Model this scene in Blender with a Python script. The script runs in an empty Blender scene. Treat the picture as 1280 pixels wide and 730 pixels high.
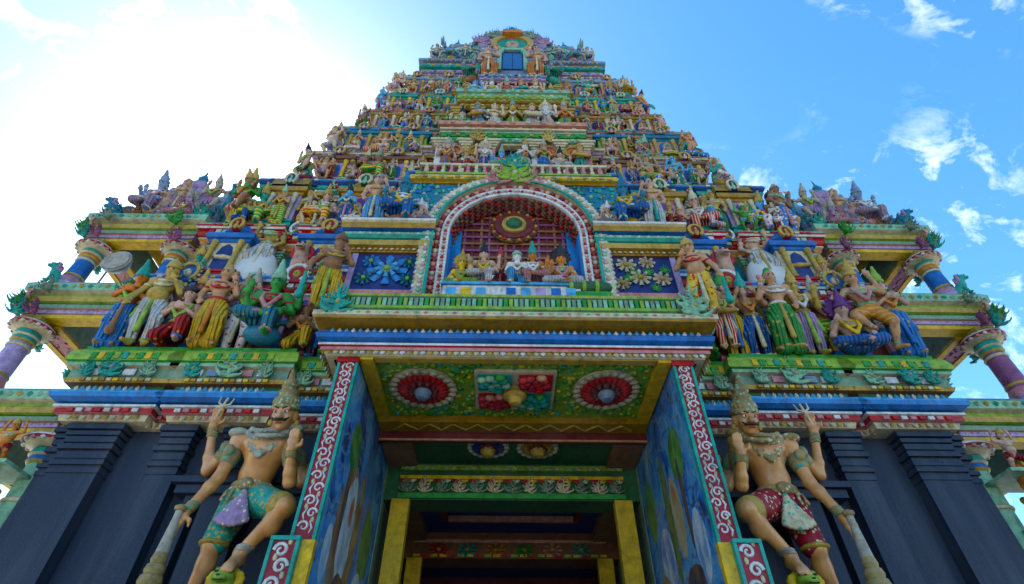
import bpy, math, random
import numpy as np
from mathutils import Vector, Matrix, noise as mnoise

R = math.radians
scene = bpy.context.scene
COL = scene.collection
random.seed(11)

# ------------------------------------------------------------------ camera
CAM_LOC = (-0.115, 0.0, 1.6)
cam_d = bpy.data.cameras.new('camera')
cam_d.sensor_width = 36.0
cam_d.lens = 36.0 * 675 / 1280
cam_d.clip_start = 0.05
cam_d.clip_end = 6000
cam = bpy.data.objects.new('camera', cam_d)
COL.objects.link(cam)
cam.location = CAM_LOC
cam.rotation_euler = (R(90 + 44), 0, R(-1.07))
scene.camera = cam

# ------------------------------------------------------------------ sky and sun
CLOUD_LOC = (5.3, 3.1, 0.6)
SUN_EL, SUN_AZ = 47.0, -37.0         # azimuth measured from +Y towards +X: behind the tower, to the left
world = bpy.data.worlds.new('World')
scene.world = world
world.use_nodes = True
wn, wl = world.node_tree.nodes, world.node_tree.links
wn.clear()
w_out = wn.new('ShaderNodeOutputWorld')
w_bg = wn.new('ShaderNodeBackground')
w_bg.inputs['Strength'].default_value = 0.15
sky = wn.new('ShaderNodeTexSky')
sky.sky_type = 'NISHITA'
sky.sun_disc = False
sky.sun_elevation = R(SUN_EL)
sky.sun_rotation = R(SUN_AZ)
sky.altitude = 0
sky.air_density = 1.0
sky.dust_density = 0.4
sky.ozone_density = 1.0
w_hs = wn.new('ShaderNodeHueSaturation')
w_hs.inputs['Saturation'].default_value = 1.34
w_hs.inputs['Hue'].default_value = 0.496
w_tc = wn.new('ShaderNodeTexCoord')
w_map = wn.new('ShaderNodeMapping')
w_map.inputs['Location'].default_value = CLOUD_LOC
w_map.inputs['Rotation'].default_value = (R(0), R(-38), R(12))
w_map.inputs['Scale'].default_value = (2.6, 4.2, 3.8)


def w_noise(scale, detail, rough, dist, lo, hi):
    t = wn.new('ShaderNodeTexNoise')
    t.inputs['Scale'].default_value = scale
    t.inputs['Detail'].default_value = detail
    t.inputs['Roughness'].default_value = rough
    t.inputs['Distortion'].default_value = dist
    wl.new(w_map.outputs['Vector'], t.inputs['Vector'])
    r = wn.new('ShaderNodeMapRange')
    r.inputs['From Min'].default_value = lo
    r.inputs['From Max'].default_value = hi
    wl.new(t.outputs['Fac'], r.inputs['Value'])
    return r.outputs['Result']


w_a = w_noise(4.2, 10, .62, .35, .51, .82)      # wisps
w_b = w_noise(0.8, 2, .5, .0, .47, .58)         # where they gather
w_mul = wn.new('ShaderNodeMath')
w_mul.operation = 'MULTIPLY'
w_mix = wn.new('ShaderNodeMixRGB')
w_mix.inputs['Color2'].default_value = (6.6, 6.9, 7.3, 1)
wl.new(w_tc.outputs['Generated'], w_map.inputs['Vector'])
wl.new(w_a, w_mul.inputs[0])
wl.new(w_b, w_mul.inputs[1])
wl.new(sky.outputs['Color'], w_hs.inputs['Color'])
wl.new(w_hs.outputs['Color'], w_mix.inputs['Color1'])
wl.new(w_mul.outputs[0], w_mix.inputs['Fac'])
wl.new(w_mix.outputs['Color'], w_bg.inputs['Color'])
wl.new(w_bg.outputs['Background'], w_out.inputs['Surface'])

sun_d = bpy.data.lights.new('sun', 'SUN')
sun_d.energy = 4.5
sun_d.angle = R(0.53)
sun_d.color = (1.0, 0.95, 0.86)
sun = bpy.data.objects.new('sun', sun_d)
COL.objects.link(sun)
_sd = Vector((math.sin(R(SUN_AZ)) * math.cos(R(SUN_EL)), math.cos(R(SUN_AZ)) * math.cos(R(SUN_EL)), math.sin(R(SUN_EL))))
sun.rotation_euler = _sd.to_track_quat('Z', 'Y').to_euler()
sun.location = _sd * 60

scene.view_settings.view_transform = 'Standard'
scene.view_settings.look = 'None'
scene.view_settings.gamma = 1.0
scene.view_settings.use_curve_mapping = False
scene.view_settings.exposure = 1.42
scene.render.engine = 'CYCLES'
scene.cycles.max_bounces = 5
scene.cycles.diffuse_bounces = 1
scene.cycles.glossy_bounces = 2
scene.cycles.use_denoising = True

# ------------------------------------------------------------------ materials
PAL = {
    'lime': (.28, .44, .07), 'green': (.04, .30, .05), 'teal': (.02, .34, .27), 'mint': (.28, .52, .34), 'deepgreen': (.03, .13, .05),
    'blue': (.02, .16, .46), 'sky_blue': (.13, .42, .70), 'navy': (.02, .04, .17), 'steel': (.22, .30, .42), 'azure': (.02, .24, .58),
    'yellow': (.74, .48, .015), 'ochre': (.40, .23, .03), 'gold': (.50, .34, .09), 'cream': (.66, .58, .38), 'white': (.74, .73, .70),
    'pink': (.60, .27, .28), 'salmon': (.60, .30, .20), 'red': (.48, .025, .03), 'crimson': (.36, .015, .045), 'maroon': (.16, .03, .03),
    'mauve': (.40, .27, .42), 'lilac': (.50, .38, .60), 'purple': (.16, .05, .22), 'orange': (.62, .22, .03), 'brown': (.20, .09, .04),
    'tan': (.58, .32, .17), 'rose': (.62, .38, .29), 'ivory': (.68, .55, .40), 'umber': (.30, .15, .08), 'grey': (.36, .36, .36), 'stone': (.42, .38, .30),
    'black': (.012, .012, .014), 'sage': (.22, .33, .22), 'bluegreen': (.03, .20, .30), 'plum': (.28, .10, .20),
}
for _n, _c in PAL.items():      # rich enamel colours
    _l = sum(_c) / 3
    PAL[_n] = tuple(max(.004, (_l + (q - _l) * 1.20) * .84) for q in _c)
_MC = {}


def nodes_of(name):
    m = bpy.data.materials.new(name)
    m.use_nodes = True
    return m, m.node_tree.nodes, m.node_tree.links, m.node_tree.nodes['Principled BSDF']


def mixc(n, l, fac, a, b, mode='MIX'):
    x = n.new('ShaderNodeMixRGB')
    x.blend_type = mode
    for s, v in (('Fac', fac), ('Color1', a), ('Color2', b)):
        if isinstance(v, bpy.types.NodeSocket):
            l.new(v, x.inputs[s])
        elif isinstance(v, (int, float)):
            x.inputs[s].default_value = v
        else:
            x.inputs[s].default_value = (*v[:3], 1)
    return x.outputs['Color']


def noise_fac(n, l, scale, detail=4, rough=.6, lo=.4, hi=.65, stretch=None, obj=False):
    if obj:
        src = n.new('ShaderNodeTexCoord').outputs['Object']
    else:
        src = n.new('ShaderNodeNewGeometry').outputs['Position']
    if stretch:
        mp = n.new('ShaderNodeMapping')
        mp.inputs['Scale'].default_value = stretch
        l.new(src, mp.inputs['Vector'])
        src = mp.outputs['Vector']
    t = n.new('ShaderNodeTexNoise')
    t.inputs['Scale'].default_value = scale
    t.inputs['Detail'].default_value = detail
    t.inputs['Roughness'].default_value = rough
    l.new(src, t.inputs['Vector'])
    r = n.new('ShaderNodeMapRange')
    r.inputs['From Min'].default_value = lo
    r.inputs['From Max'].default_value = hi
    l.new(t.outputs['Fac'], r.inputs['Value'])
    return r.outputs['Result'], t


def M(name, pattern=None, second=None):
    """weathered enamel paint on plaster; pattern adds a painted motif, or painted shade in cloth creases, in a second colour"""
    key = (name, pattern, second)
    if key in _MC:
        return _MC[key]
    c = PAL[name]
    m, n, l, b = nodes_of('paint_' + name + ('' if not pattern else '_' + pattern + '_' + second))
    dark = tuple(q * .52 for q in c)
    fade = tuple(q * .92 + .025 for q in c)
    f1, _ = noise_fac(n, l, 11.0, 4, .7, .36, .66)
    f2, _ = noise_fac(n, l, 2.2, 3, .6, .45, .75)
    base = mixc(n, l, f1, c, dark)
    base = mixc(n, l, f2, base, fade)
    fold = None
    if pattern == 'shaded_folds':
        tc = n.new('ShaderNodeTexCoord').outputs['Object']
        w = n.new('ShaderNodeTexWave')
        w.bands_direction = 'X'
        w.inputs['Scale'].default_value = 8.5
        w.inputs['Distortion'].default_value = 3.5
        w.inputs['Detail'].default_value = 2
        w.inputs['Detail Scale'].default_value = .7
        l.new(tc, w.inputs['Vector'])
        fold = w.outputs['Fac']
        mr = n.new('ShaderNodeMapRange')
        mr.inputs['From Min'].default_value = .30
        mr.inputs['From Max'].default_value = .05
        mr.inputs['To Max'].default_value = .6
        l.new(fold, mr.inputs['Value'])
        base = mixc(n, l, mr.outputs['Result'], base, PAL[second])  # shade of the fold creases put into the cloth colour
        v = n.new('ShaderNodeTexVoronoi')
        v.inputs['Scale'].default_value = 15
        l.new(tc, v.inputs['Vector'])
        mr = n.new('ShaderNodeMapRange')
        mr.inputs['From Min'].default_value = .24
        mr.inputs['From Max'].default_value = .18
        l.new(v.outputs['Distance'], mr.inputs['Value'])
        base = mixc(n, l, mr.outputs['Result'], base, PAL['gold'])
    elif pattern:
        s = PAL[second]
        tc = n.new('ShaderNodeTexCoord').outputs['Object']
        if pattern == 'dots':
            v = n.new('ShaderNodeTexVoronoi')
            v.inputs['Scale'].default_value = 22
            l.new(tc, v.inputs['Vector'])
            mr = n.new('ShaderNodeMapRange')
            mr.inputs['From Min'].default_value = .36
            mr.inputs['From Max'].default_value = .28
            l.new(v.outputs['Distance'], mr.inputs['Value'])
            base = mixc(n, l, mr.outputs['Result'], base, s)
        else:
            w = n.new('ShaderNodeTexWave')
            w.bands_direction = {'bands': 'Z', 'pleats': 'X', 'slant': 'DIAGONAL'}[pattern]
            w.inputs['Scale'].default_value = {'bands': 5.5, 'pleats': 9, 'slant': 7}[pattern]
            w.inputs['Distortion'].default_value = 1.2
            w.inputs['Detail'].default_value = 1
            l.new(tc, w.inputs['Vector'])
            mr = n.new('ShaderNodeMapRange')
            mr.inputs['From Min'].default_value = .72
            mr.inputs['From Max'].default_value = .82
            l.new(w.outputs['Fac'], mr.inputs['Value'])
            base = mixc(n, l, mr.outputs['Result'], base, s)
    g, _ = noise_fac(n, l, 7.0, 6, .75, .50, .78, (1.0, 1.0, .35))
    gm = n.new('ShaderNodeMath')
    gm.operation = 'MULTIPLY'
    gm.inputs[1].default_value = .55
    l.new(g, gm.inputs[0])
    base = mixc(n, l, gm.outputs[0], base, (.05, .043, .036))
    sp, _ = noise_fac(n, l, 26.0, 3, .7, .56, .70)
    sm = n.new('ShaderNodeMath')
    sm.operation = 'MULTIPLY'
    sm.inputs[1].default_value = .5
    l.new(sp, sm.inputs[0])
    base = mixc(n, l, sm.outputs[0], base, tuple(q * .25 for q in c))
    l.new(base, b.inputs['Base Color'])
    b.inputs['Roughness'].default_value = .45
    b.inputs['Specular IOR Level'].default_value = .25
    _, t = noise_fac(n, l, 38.0, 3, .6)
    bp = n.new('ShaderNodeBump')
    bp.inputs['Strength'].default_value = .35
    bp.inputs['Distance'].default_value = .012
    l.new(t.outputs['Fac'], bp.inputs['Height'])
    if fold:
        b2 = n.new('ShaderNodeBump')
        b2.inputs['Strength'].default_value = .9
        b2.inputs['Distance'].default_value = .03
        l.new(fold, b2.inputs['Height'])
        l.new(bp.outputs['Normal'], b2.inputs['Normal'])
        bp = b2
    l.new(bp.outputs['Normal'], b.inputs['Normal'])
    _MC[key] = m
    return m


def granite():
    m, n, l, b = nodes_of('dark_granite_paint')
    f1, _ = noise_fac(n, l, 1.1, 5, .65, .35, .7)
    f2, t2 = noise_fac(n, l, 60, 3, .7, .35, .75)
    f3, _ = noise_fac(n, l, 3.0, 6, .7, .46, .8, (1, 1, .10))
    c = mixc(n, l, f1, (.005, .011, .024), (.016, .028, .052))
    c = mixc(n, l, f2, c, (.022, .034, .062))
    c = mixc(n, l, f3, c, (.05, .06, .08))
    l.new(c, b.inputs['Base Color'])
    rr = n.new('ShaderNodeMapRange')
    b.inputs['Specular IOR Level'].default_value = .22
    rr.inputs['To Min'].default_value = .42
    rr.inputs['To Max'].default_value = .68
    l.new(f1, rr.inputs['Value'])
    l.new(rr.outputs['Result'], b.inputs['Roughness'])
    bp = n.new('ShaderNodeBump')
    bp.inputs['Strength'].default_value = .4
    bp.inputs['Distance'].default_value = .008
    l.new(t2.outputs['Fac'], bp.inputs['Height'])
    l.new(bp.outputs['Normal'], b.inputs['Normal'])
    return m


def mural(name, seed, blobs):
    """painted river scene: loose brush strokes of blues with a few darker figures"""
    m, n, l, b = nodes_of(name)
    pos = n.new('ShaderNodeNewGeometry').outputs['Position']
    mp = n.new('ShaderNodeMapping')
    mp.inputs['Location'].default_value = (seed, seed * 2.3, 0)
    mp.inputs['Scale'].default_value = (1, 1.0, .45)
    l.new(pos, mp.inputs['Vector'])
    nz = n.new('ShaderNodeTexNoise')
    nz.inputs['Scale'].default_value = 2.6
    nz.inputs['Detail'].default_value = 7
    nz.inputs['Roughness'].default_value = .62
    nz.inputs['Distortion'].default_value = 1.6
    l.new(mp.outputs['Vector'], nz.inputs['Vector'])
    rp = n.new('ShaderNodeValToRGB')
    e = rp.color_ramp.elements
    e[0].position, e[0].color = .36, (.006, .03, .10, 1)
    e[1].position, e[1].color = .74, (.30, .40, .46, 1)
    for p, c in ((.41, (.010, .10, .34)), (.47, (.012, .14, .42)), (.49, (.03, .24, .50)), (.54, (.03, .18, .36)), (.56, (.10, .32, .50)), (.61, (.03, .20, .30)), (.64, (.22, .34, .40))):
        q = e.new(p)
        q.color = (*c, 1)
    l.new(nz.outputs['Fac'], rp.inputs['Fac'])
    col = rp.outputs['Color']
    for (sc_, dist_, thr, cc_) in ((1.3, 16.0, .90, (.10, .28, .44)), (.9, 20.0, .93, (.015, .04, .09)), (1.6, 22.0, .95, (.28, .25, .14))):
        wv = n.new('ShaderNodeTexWave')
        wv.bands_direction = 'Z'
        wv.inputs['Scale'].default_value = sc_
        wv.inputs['Distortion'].default_value = dist_
        wv.inputs['Detail'].default_value = 3
        wv.inputs['Detail Scale'].default_value = 1.4
        l.new(pos, wv.inputs['Vector'])
        wr = n.new('ShaderNodeMapRange')
        wr.inputs['From Min'].default_value = thr
        wr.inputs['From Max'].default_value = thr + .05
        wr.inputs['To Max'].default_value = .6
        l.new(wv.outputs['Fac'], wr.inputs['Value'])
        col = mixc(n, l, wr.outputs['Result'], col, cc_)
    for (cy, cz, ry, rz, c1, c2) in blobs:
        vm = n.new('ShaderNodeVectorMath')
        vm.operation = 'SUBTRACT'
        l.new(pos, vm.inputs[0])
        vm.inputs[1].default_value = (0, cy, cz)
        v2 = n.new('ShaderNodeVectorMath')
        v2.operation = 'MULTIPLY'
        v2.inputs[1].default_value = (0, 1 / ry, 1 / rz)
        l.new(vm.outputs[0], v2.inputs[0])
        ln = n.new('ShaderNodeVectorMath')
        ln.operation = 'LENGTH'
        l.new(v2.outputs[0], ln.inputs[0])
        ad = n.new('ShaderNodeMath')
        ad.operation = 'ADD'
        l.new(ln.outputs['Value'], ad.inputs[0])
        mm = n.new('ShaderNodeMath')
        mm.operation = 'MULTIPLY'
        mm.inputs[1].default_value = .7
        l.new(nz.outputs['Fac'], mm.inputs[0])
        l.new(mm.outputs[0], ad.inputs[1])
        mr = n.new('ShaderNodeMapRange')
        mr.inputs['From Min'].default_value = 1.36
        mr.inputs['From Max'].default_value = 1.34
        l.new(ad.outputs[0], mr.inputs['Value'])
        f, _ = noise_fac(n, l, 9, 5, .7, .4, .6, (1, 1, .5))
        cc = mixc(n, l, f, c1, c2)
        col = mixc(n, l, mr.outputs['Result'], col, cc)
    l.new(col, b.inputs['Base Color'])
    b.inputs['Roughness'].default_value = .38
    return m


MAT = {}
MAT['granite'] = granite()


def mat(x):
    if isinstance(x, bpy.types.Material):
        return x
    if x in MAT:
        return MAT[x]
    if isinstance(x, tuple):
        return M(*x)
    return M(x)


# ------------------------------------------------------------------ mesh helpers
class MB:
    def __init__(self):
        self.v, self.f, self.m, self.mats, self.sm = [], [], [], [], []

    def mi(self, name):
        if name not in self.mats:
            self.mats.append(name)
        return self.mats.index(name)

    def add(self, vs, fs, m, smooth=False):
        o = len(self.v)
        self.v.extend(vs)
        k = self.mi(m)
        for f in fs:
            self.f.append(tuple(i + o for i in f))
            self.m.append(k)
            self.sm.append(smooth)
        return self

    def box(self, c, s, m, rz=0.0, taper=1.0, ry=0.0):
        x, y, z = s[0] / 2, s[1] / 2, s[2] / 2
        vs = []
        for dz, t in ((-z, 1.0), (z, taper)):
            for dx, dy in ((-x, -y), (x, -y), (x, y), (-x, y)):
                p = Vector((dx * t, dy * t, dz))
                if ry:
                    p = Matrix.Rotation(ry, 3, 'Y') @ p
                if rz:
                    p = Matrix.Rotation(rz, 3, 'Z') @ p
                vs.append((c[0] + p.x, c[1] + p.y, c[2] + p.z))
        self.add(vs, [(3, 2, 1, 0), (4, 5, 6, 7), (0, 1, 5, 4), (1, 2, 6, 5), (2, 3, 7, 6), (3, 0, 4, 7)], m)
        return self

    def b2(self, x0, x1, y0, y1, z0, z1, m):
        return self.box(((x0 + x1) / 2, (y0 + y1) / 2, (z0 + z1) / 2), (abs(x1 - x0), abs(y1 - y0), abs(z1 - z0)), m)

    def lathe(self, prof, c, m, seg=12, sx=1, sy=1, smooth=True, rot0=0.0, axis='Z'):
        """prof: (r, z[, material]) bottom to top"""
        ring = []
        for p in prof:
            rr = []
            for k in range(seg):
                a = rot0 + 2 * math.pi * k / seg
                q = (p[0] * sx * math.cos(a), p[0] * sy * math.sin(a), p[1])
                if axis == 'Y':
                    q = (q[0], -q[2], q[1])
                elif axis == 'X':
                    q = (q[2], q[0], q[1])
                rr.append((c[0] + q[0], c[1] + q[1], c[2] + q[2]))
            ring.append(rr)
        for i in range(len(prof) - 1):
            mm = prof[i][2] if len(prof[i]) > 2 else m
            self.add(ring[i] + ring[i + 1], [(k, (k + 1) % seg, seg + (k + 1) % seg, seg + k) for k in range(seg)], mm, smooth)
        self.add(ring[0], [tuple(range(seg - 1, -1, -1))], prof[0][2] if len(prof[0]) > 2 else m)
        self.add(ring[-1], [tuple(range(seg))], prof[-2][2] if len(prof[-2]) > 2 else m)
        return self

    def ball(self, c, r, m, seg=8, rings=5):
        if not hasattr(r, '__len__'):
            r = (r, r, r)
        vs = [(c[0], c[1], c[2] - r[2])]
        for i in range(1, rings):
            t = -math.pi / 2 + math.pi * i / rings
            for k in range(seg):
                a = 2 * math.pi * k / seg
                vs.append((c[0] + r[0] * math.cos(t) * math.cos(a), c[1] + r[1] * math.cos(t) * math.sin(a), c[2] + r[2] * math.sin(t)))
        vs.append((c[0], c[1], c[2] + r[2]))
        fs = [(0, 1 + (k + 1) % seg, 1 + k) for k in range(seg)]
        for i in range(rings - 2):
            a, b = 1 + i * seg, 1 + (i + 1) * seg
            fs += [(a + k, a + (k + 1) % seg, b + (k + 1) % seg, b + k) for k in range(seg)]
        a = 1 + (rings - 2) * seg
        fs += [(a + k, a + (k + 1) % seg, len(vs) - 1) for k in range(seg)]
        self.add(vs, fs, m, True)
        return self

    def tube(self, pts, r, m, seg=6, smooth=True):
        pts = [Vector(p) for p in pts]
        rs = r if hasattr(r, '__len__') else [r] * len(pts)
        rings = []
        up = Vector((0, 1, 0.013))
        for i, p in enumerate(pts):
            d = (pts[min(i + 1, len(pts) - 1)] - pts[max(i - 1, 0)])
            d.normalize()
            a = d.cross(up)
            if a.length < 1e-3:
                a = d.cross(Vector((1, 0, 0)))
            a.normalize()
            b = d.cross(a)
            rings.append([tuple(p + (a * math.cos(2 * math.pi * k / seg) + b * math.sin(2 * math.pi * k / seg)) * rs[i]) for k in range(seg)])
        for i in range(len(pts) - 1):
            self.add(rings[i] + rings[i + 1], [(k, seg + k, seg + (k + 1) % seg, (k + 1) % seg) for k in range(seg)], m, smooth)
        self.add(rings[0], [tuple(range(seg))], m)
        self.add(rings[-1], [tuple(range(seg - 1, -1, -1))], m)
        return self

    def prism(self, poly, y0, y1, m, mside=None):
        """poly in (x, z), counter-clockwise seen from -Y; extruded y0 (front) to y1"""
        n = len(poly)
        f = [(p[0], y0, p[1]) for p in poly]
        b = [(p[0], y1, p[1]) for p in poly]
        self.add(f, [tuple(range(n))], m)
        self.add(b, [tuple(range(n - 1, -1, -1))], m)
        self.add(f + b, [(i, n + i, n + (i + 1) % n, (i + 1) % n) for i in range(n)], mside or m)
        return self

    def sweep(self, plan, prof, mats):
        """plan: open xy polyline with outside on its right hand; prof: (out, z); mats per segment"""
        n = len(plan)
        offs = []
        for i in range(n):
            ns = []
            for a, b in ((i - 1, i), (i, i + 1)):
                if 0 <= a and b < n:
                    d = Vector((plan[b][0] - plan[a][0], plan[b][1] - plan[a][1]))
                    d.normalize()
                    ns.append(Vector((d.y, -d.x)))
            if len(ns) == 2:
                k = 1 + ns[0].dot(ns[1])
                offs.append((ns[0] + ns[1]) / max(k, .3))
            else:
                offs.append(ns[0])
        cols = []
        for (o, z) in prof:
            cols.append([(plan[i][0] + offs[i].x * o, plan[i][1] + offs[i].y * o, z) for i in range(n)])
        for j in range(len(prof) - 1):
            self.add(cols[j] + cols[j + 1], [(i, i + 1, n + i + 1, n + i) for i in range(n - 1)], mats[j % len(mats)])
        return self

    def build(self, name, parent=None, loc=None, smooth=None):
        me = bpy.data.meshes.new(name)
        me.from_pydata(self.v, [], self.f)
        for x in self.mats:
            me.materials.append(mat(x))
        me.polygons.foreach_set('material_index', self.m)
        me.polygons.foreach_set('use_smooth', self.sm if smooth is None else [smooth] * len(self.f))
        me.update()
        o = bpy.data.objects.new(name, me)
        COL.objects.link(o)
        if loc:
            o.location = loc
        if parent:
            o.parent = parent
        return o


def tag(o, label=None, cat=None, group=None, kind=None):
    if label:
        o['label'] = label
    if cat:
        o['category'] = cat
    if group:
        o['group'] = group
    if kind:
        o['kind'] = kind
    return o


def empty(name, loc=(0, 0, 0), parent=None):
    o = bpy.data.objects.new(name, None)
    o.empty_display_size = .2
    COL.objects.link(o)
    o.location = loc
    if parent:
        o.parent = parent
    return o


def inst(src, parent, loc=(0, 0, 0), rz=0.0, scale=1.0, name=None):
    c = src.copy()
    COL.objects.link(c)
    c.parent = parent
    c.location = loc
    c.rotation_euler = (0, 0, rz)
    c.scale = (scale,) * 3 if not hasattr(scale, '__len__') else scale
    return c


def plan_front(hw, yf, yb, bays=()):
    """outline from the back left corner round the front to the back right; bays: (x0, x1, projection), given for x > 0 and mirrored (x0 == 0: centre)"""
    segs = []
    for (a, b, p) in bays:
        if a <= 0:
            segs.append((-b, b, p))
        else:
            segs.append((a, b, p))
            segs.append((-b, -a, p))
    segs.sort()
    pts = [(-hw, yb)]
    first = True
    y = yf
    cur = -hw
    if segs and abs(segs[0][0] + hw) < 1e-6:
        pts.append((-hw, yf - segs[0][2]))
    else:
        pts.append((-hw, yf))
    for (a, b, p) in segs:
        if abs(a + hw) > 1e-6:
            pts += [(a, yf), (a, yf - p)]
        if abs(b - hw) > 1e-6:
            pts += [(b, yf - p), (b, yf)]
        else:
            pts.append((hw, yf - p))
    if not segs or abs(segs[-1][1] - hw) > 1e-6:
        pts.append((hw, yf))
    pts.append((hw, yb))
    return pts


def along(plan, out, step, sides=True):
    """points at even steps along the outline, set out by `out`: (x, y, angle)"""
    res = []
    for i in range(len(plan) - 1):
        a, b = Vector(plan[i]), Vector(plan[i + 1])
        d = b - a
        L = d.length
        if L < step * .9:
            continue
        d.normalize()
        nrm = Vector((d.y, -d.x))
        if nrm.y > .5 or (not sides and nrm.y > -.5):
            continue
        k = max(1, int(round(L / step)))
        for j in range(k):
            p = a + d * (L * (j + .5) / k) + nrm * out
            res.append((p.x, p.y, math.atan2(d.y, d.x)))
    return res

# ------------------------------------------------------------------ sculpture kit: signed distance shapes meshed with surface nets
def Cc(p, q, r0, r1):
    return ('c', np.array(p, float), np.array(q, float), r0, r1)


def Ee(c, r, rx=0.0, rz=0.0, ry=0.0):
    return ('e', np.array(c, float), np.array(r if hasattr(r, '__len__') else (r, r, r), float), rx, rz, ry)


def Tt(c, Rr, r, rx=0.0, ry=0.0, sy=1.0):
    return ('t', np.array(c, float), Rr, r, rx, ry, sy)


def rotm(rx, ry, rz):
    return np.array((Matrix.Rotation(rz, 3, 'Z') @ Matrix.Rotation(ry, 3, 'Y') @ Matrix.Rotation(rx, 3, 'X')).transposed())


def bounds(pr):
    if pr[0] == 'c':
        r = max(pr[3], pr[4])
        return np.minimum(pr[1], pr[2]) - r, np.maximum(pr[1], pr[2]) + r
    if pr[0] == 'e':
        r = pr[2].max() if (pr[3] or pr[4] or pr[5]) else pr[2]
        return pr[1] - r, pr[1] + r
    r = pr[2] + pr[3]
    return pr[1] - r, pr[1] + r


def dist(pr, X, Y, Z):
    if pr[0] == 'c':
        p, q = pr[1], pr[2]
        d = q - p
        t = np.clip(((X - p[0]) * d[0] + (Y - p[1]) * d[1] + (Z - p[2]) * d[2]) / max(d.dot(d), 1e-9), 0, 1)
        return np.sqrt((X - p[0] - t * d[0]) ** 2 + (Y - p[1] - t * d[1]) ** 2 + (Z - p[2] - t * d[2]) ** 2) - (pr[3] + (pr[4] - pr[3]) * t)
    c = pr[1]
    x, y, z = X - c[0], Y - c[1], Z - c[2]
    if pr[0] == 'e':
        if pr[3] or pr[4] or pr[5]:
            m = rotm(pr[3], pr[5], pr[4])
            x, y, z = m[0, 0] * x + m[0, 1] * y + m[0, 2] * z, m[1, 0] * x + m[1, 1] * y + m[1, 2] * z, m[2, 0] * x + m[2, 1] * y + m[2, 2] * z
        r = pr[2]
        k0 = np.sqrt((x / r[0]) ** 2 + (y / r[1]) ** 2 + (z / r[2]) ** 2)
        k1 = np.sqrt((x / r[0] ** 2) ** 2 + (y / r[1] ** 2) ** 2 + (z / r[2] ** 2) ** 2) + 1e-9
        return k0 * (k0 - 1) / k1
    if pr[4] or pr[5]:
        m = rotm(pr[4], pr[5], 0)
        x, y, z = m[0, 0] * x + m[0, 1] * y + m[0, 2] * z, m[1, 0] * x + m[1, 1] * y + m[1, 2] * z, m[2, 0] * x + m[2, 1] * y + m[2, 2] * z
    y = y / pr[6]
    return np.sqrt((np.sqrt(x * x + y * y) - pr[2]) ** 2 + z * z) - pr[3]


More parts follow.
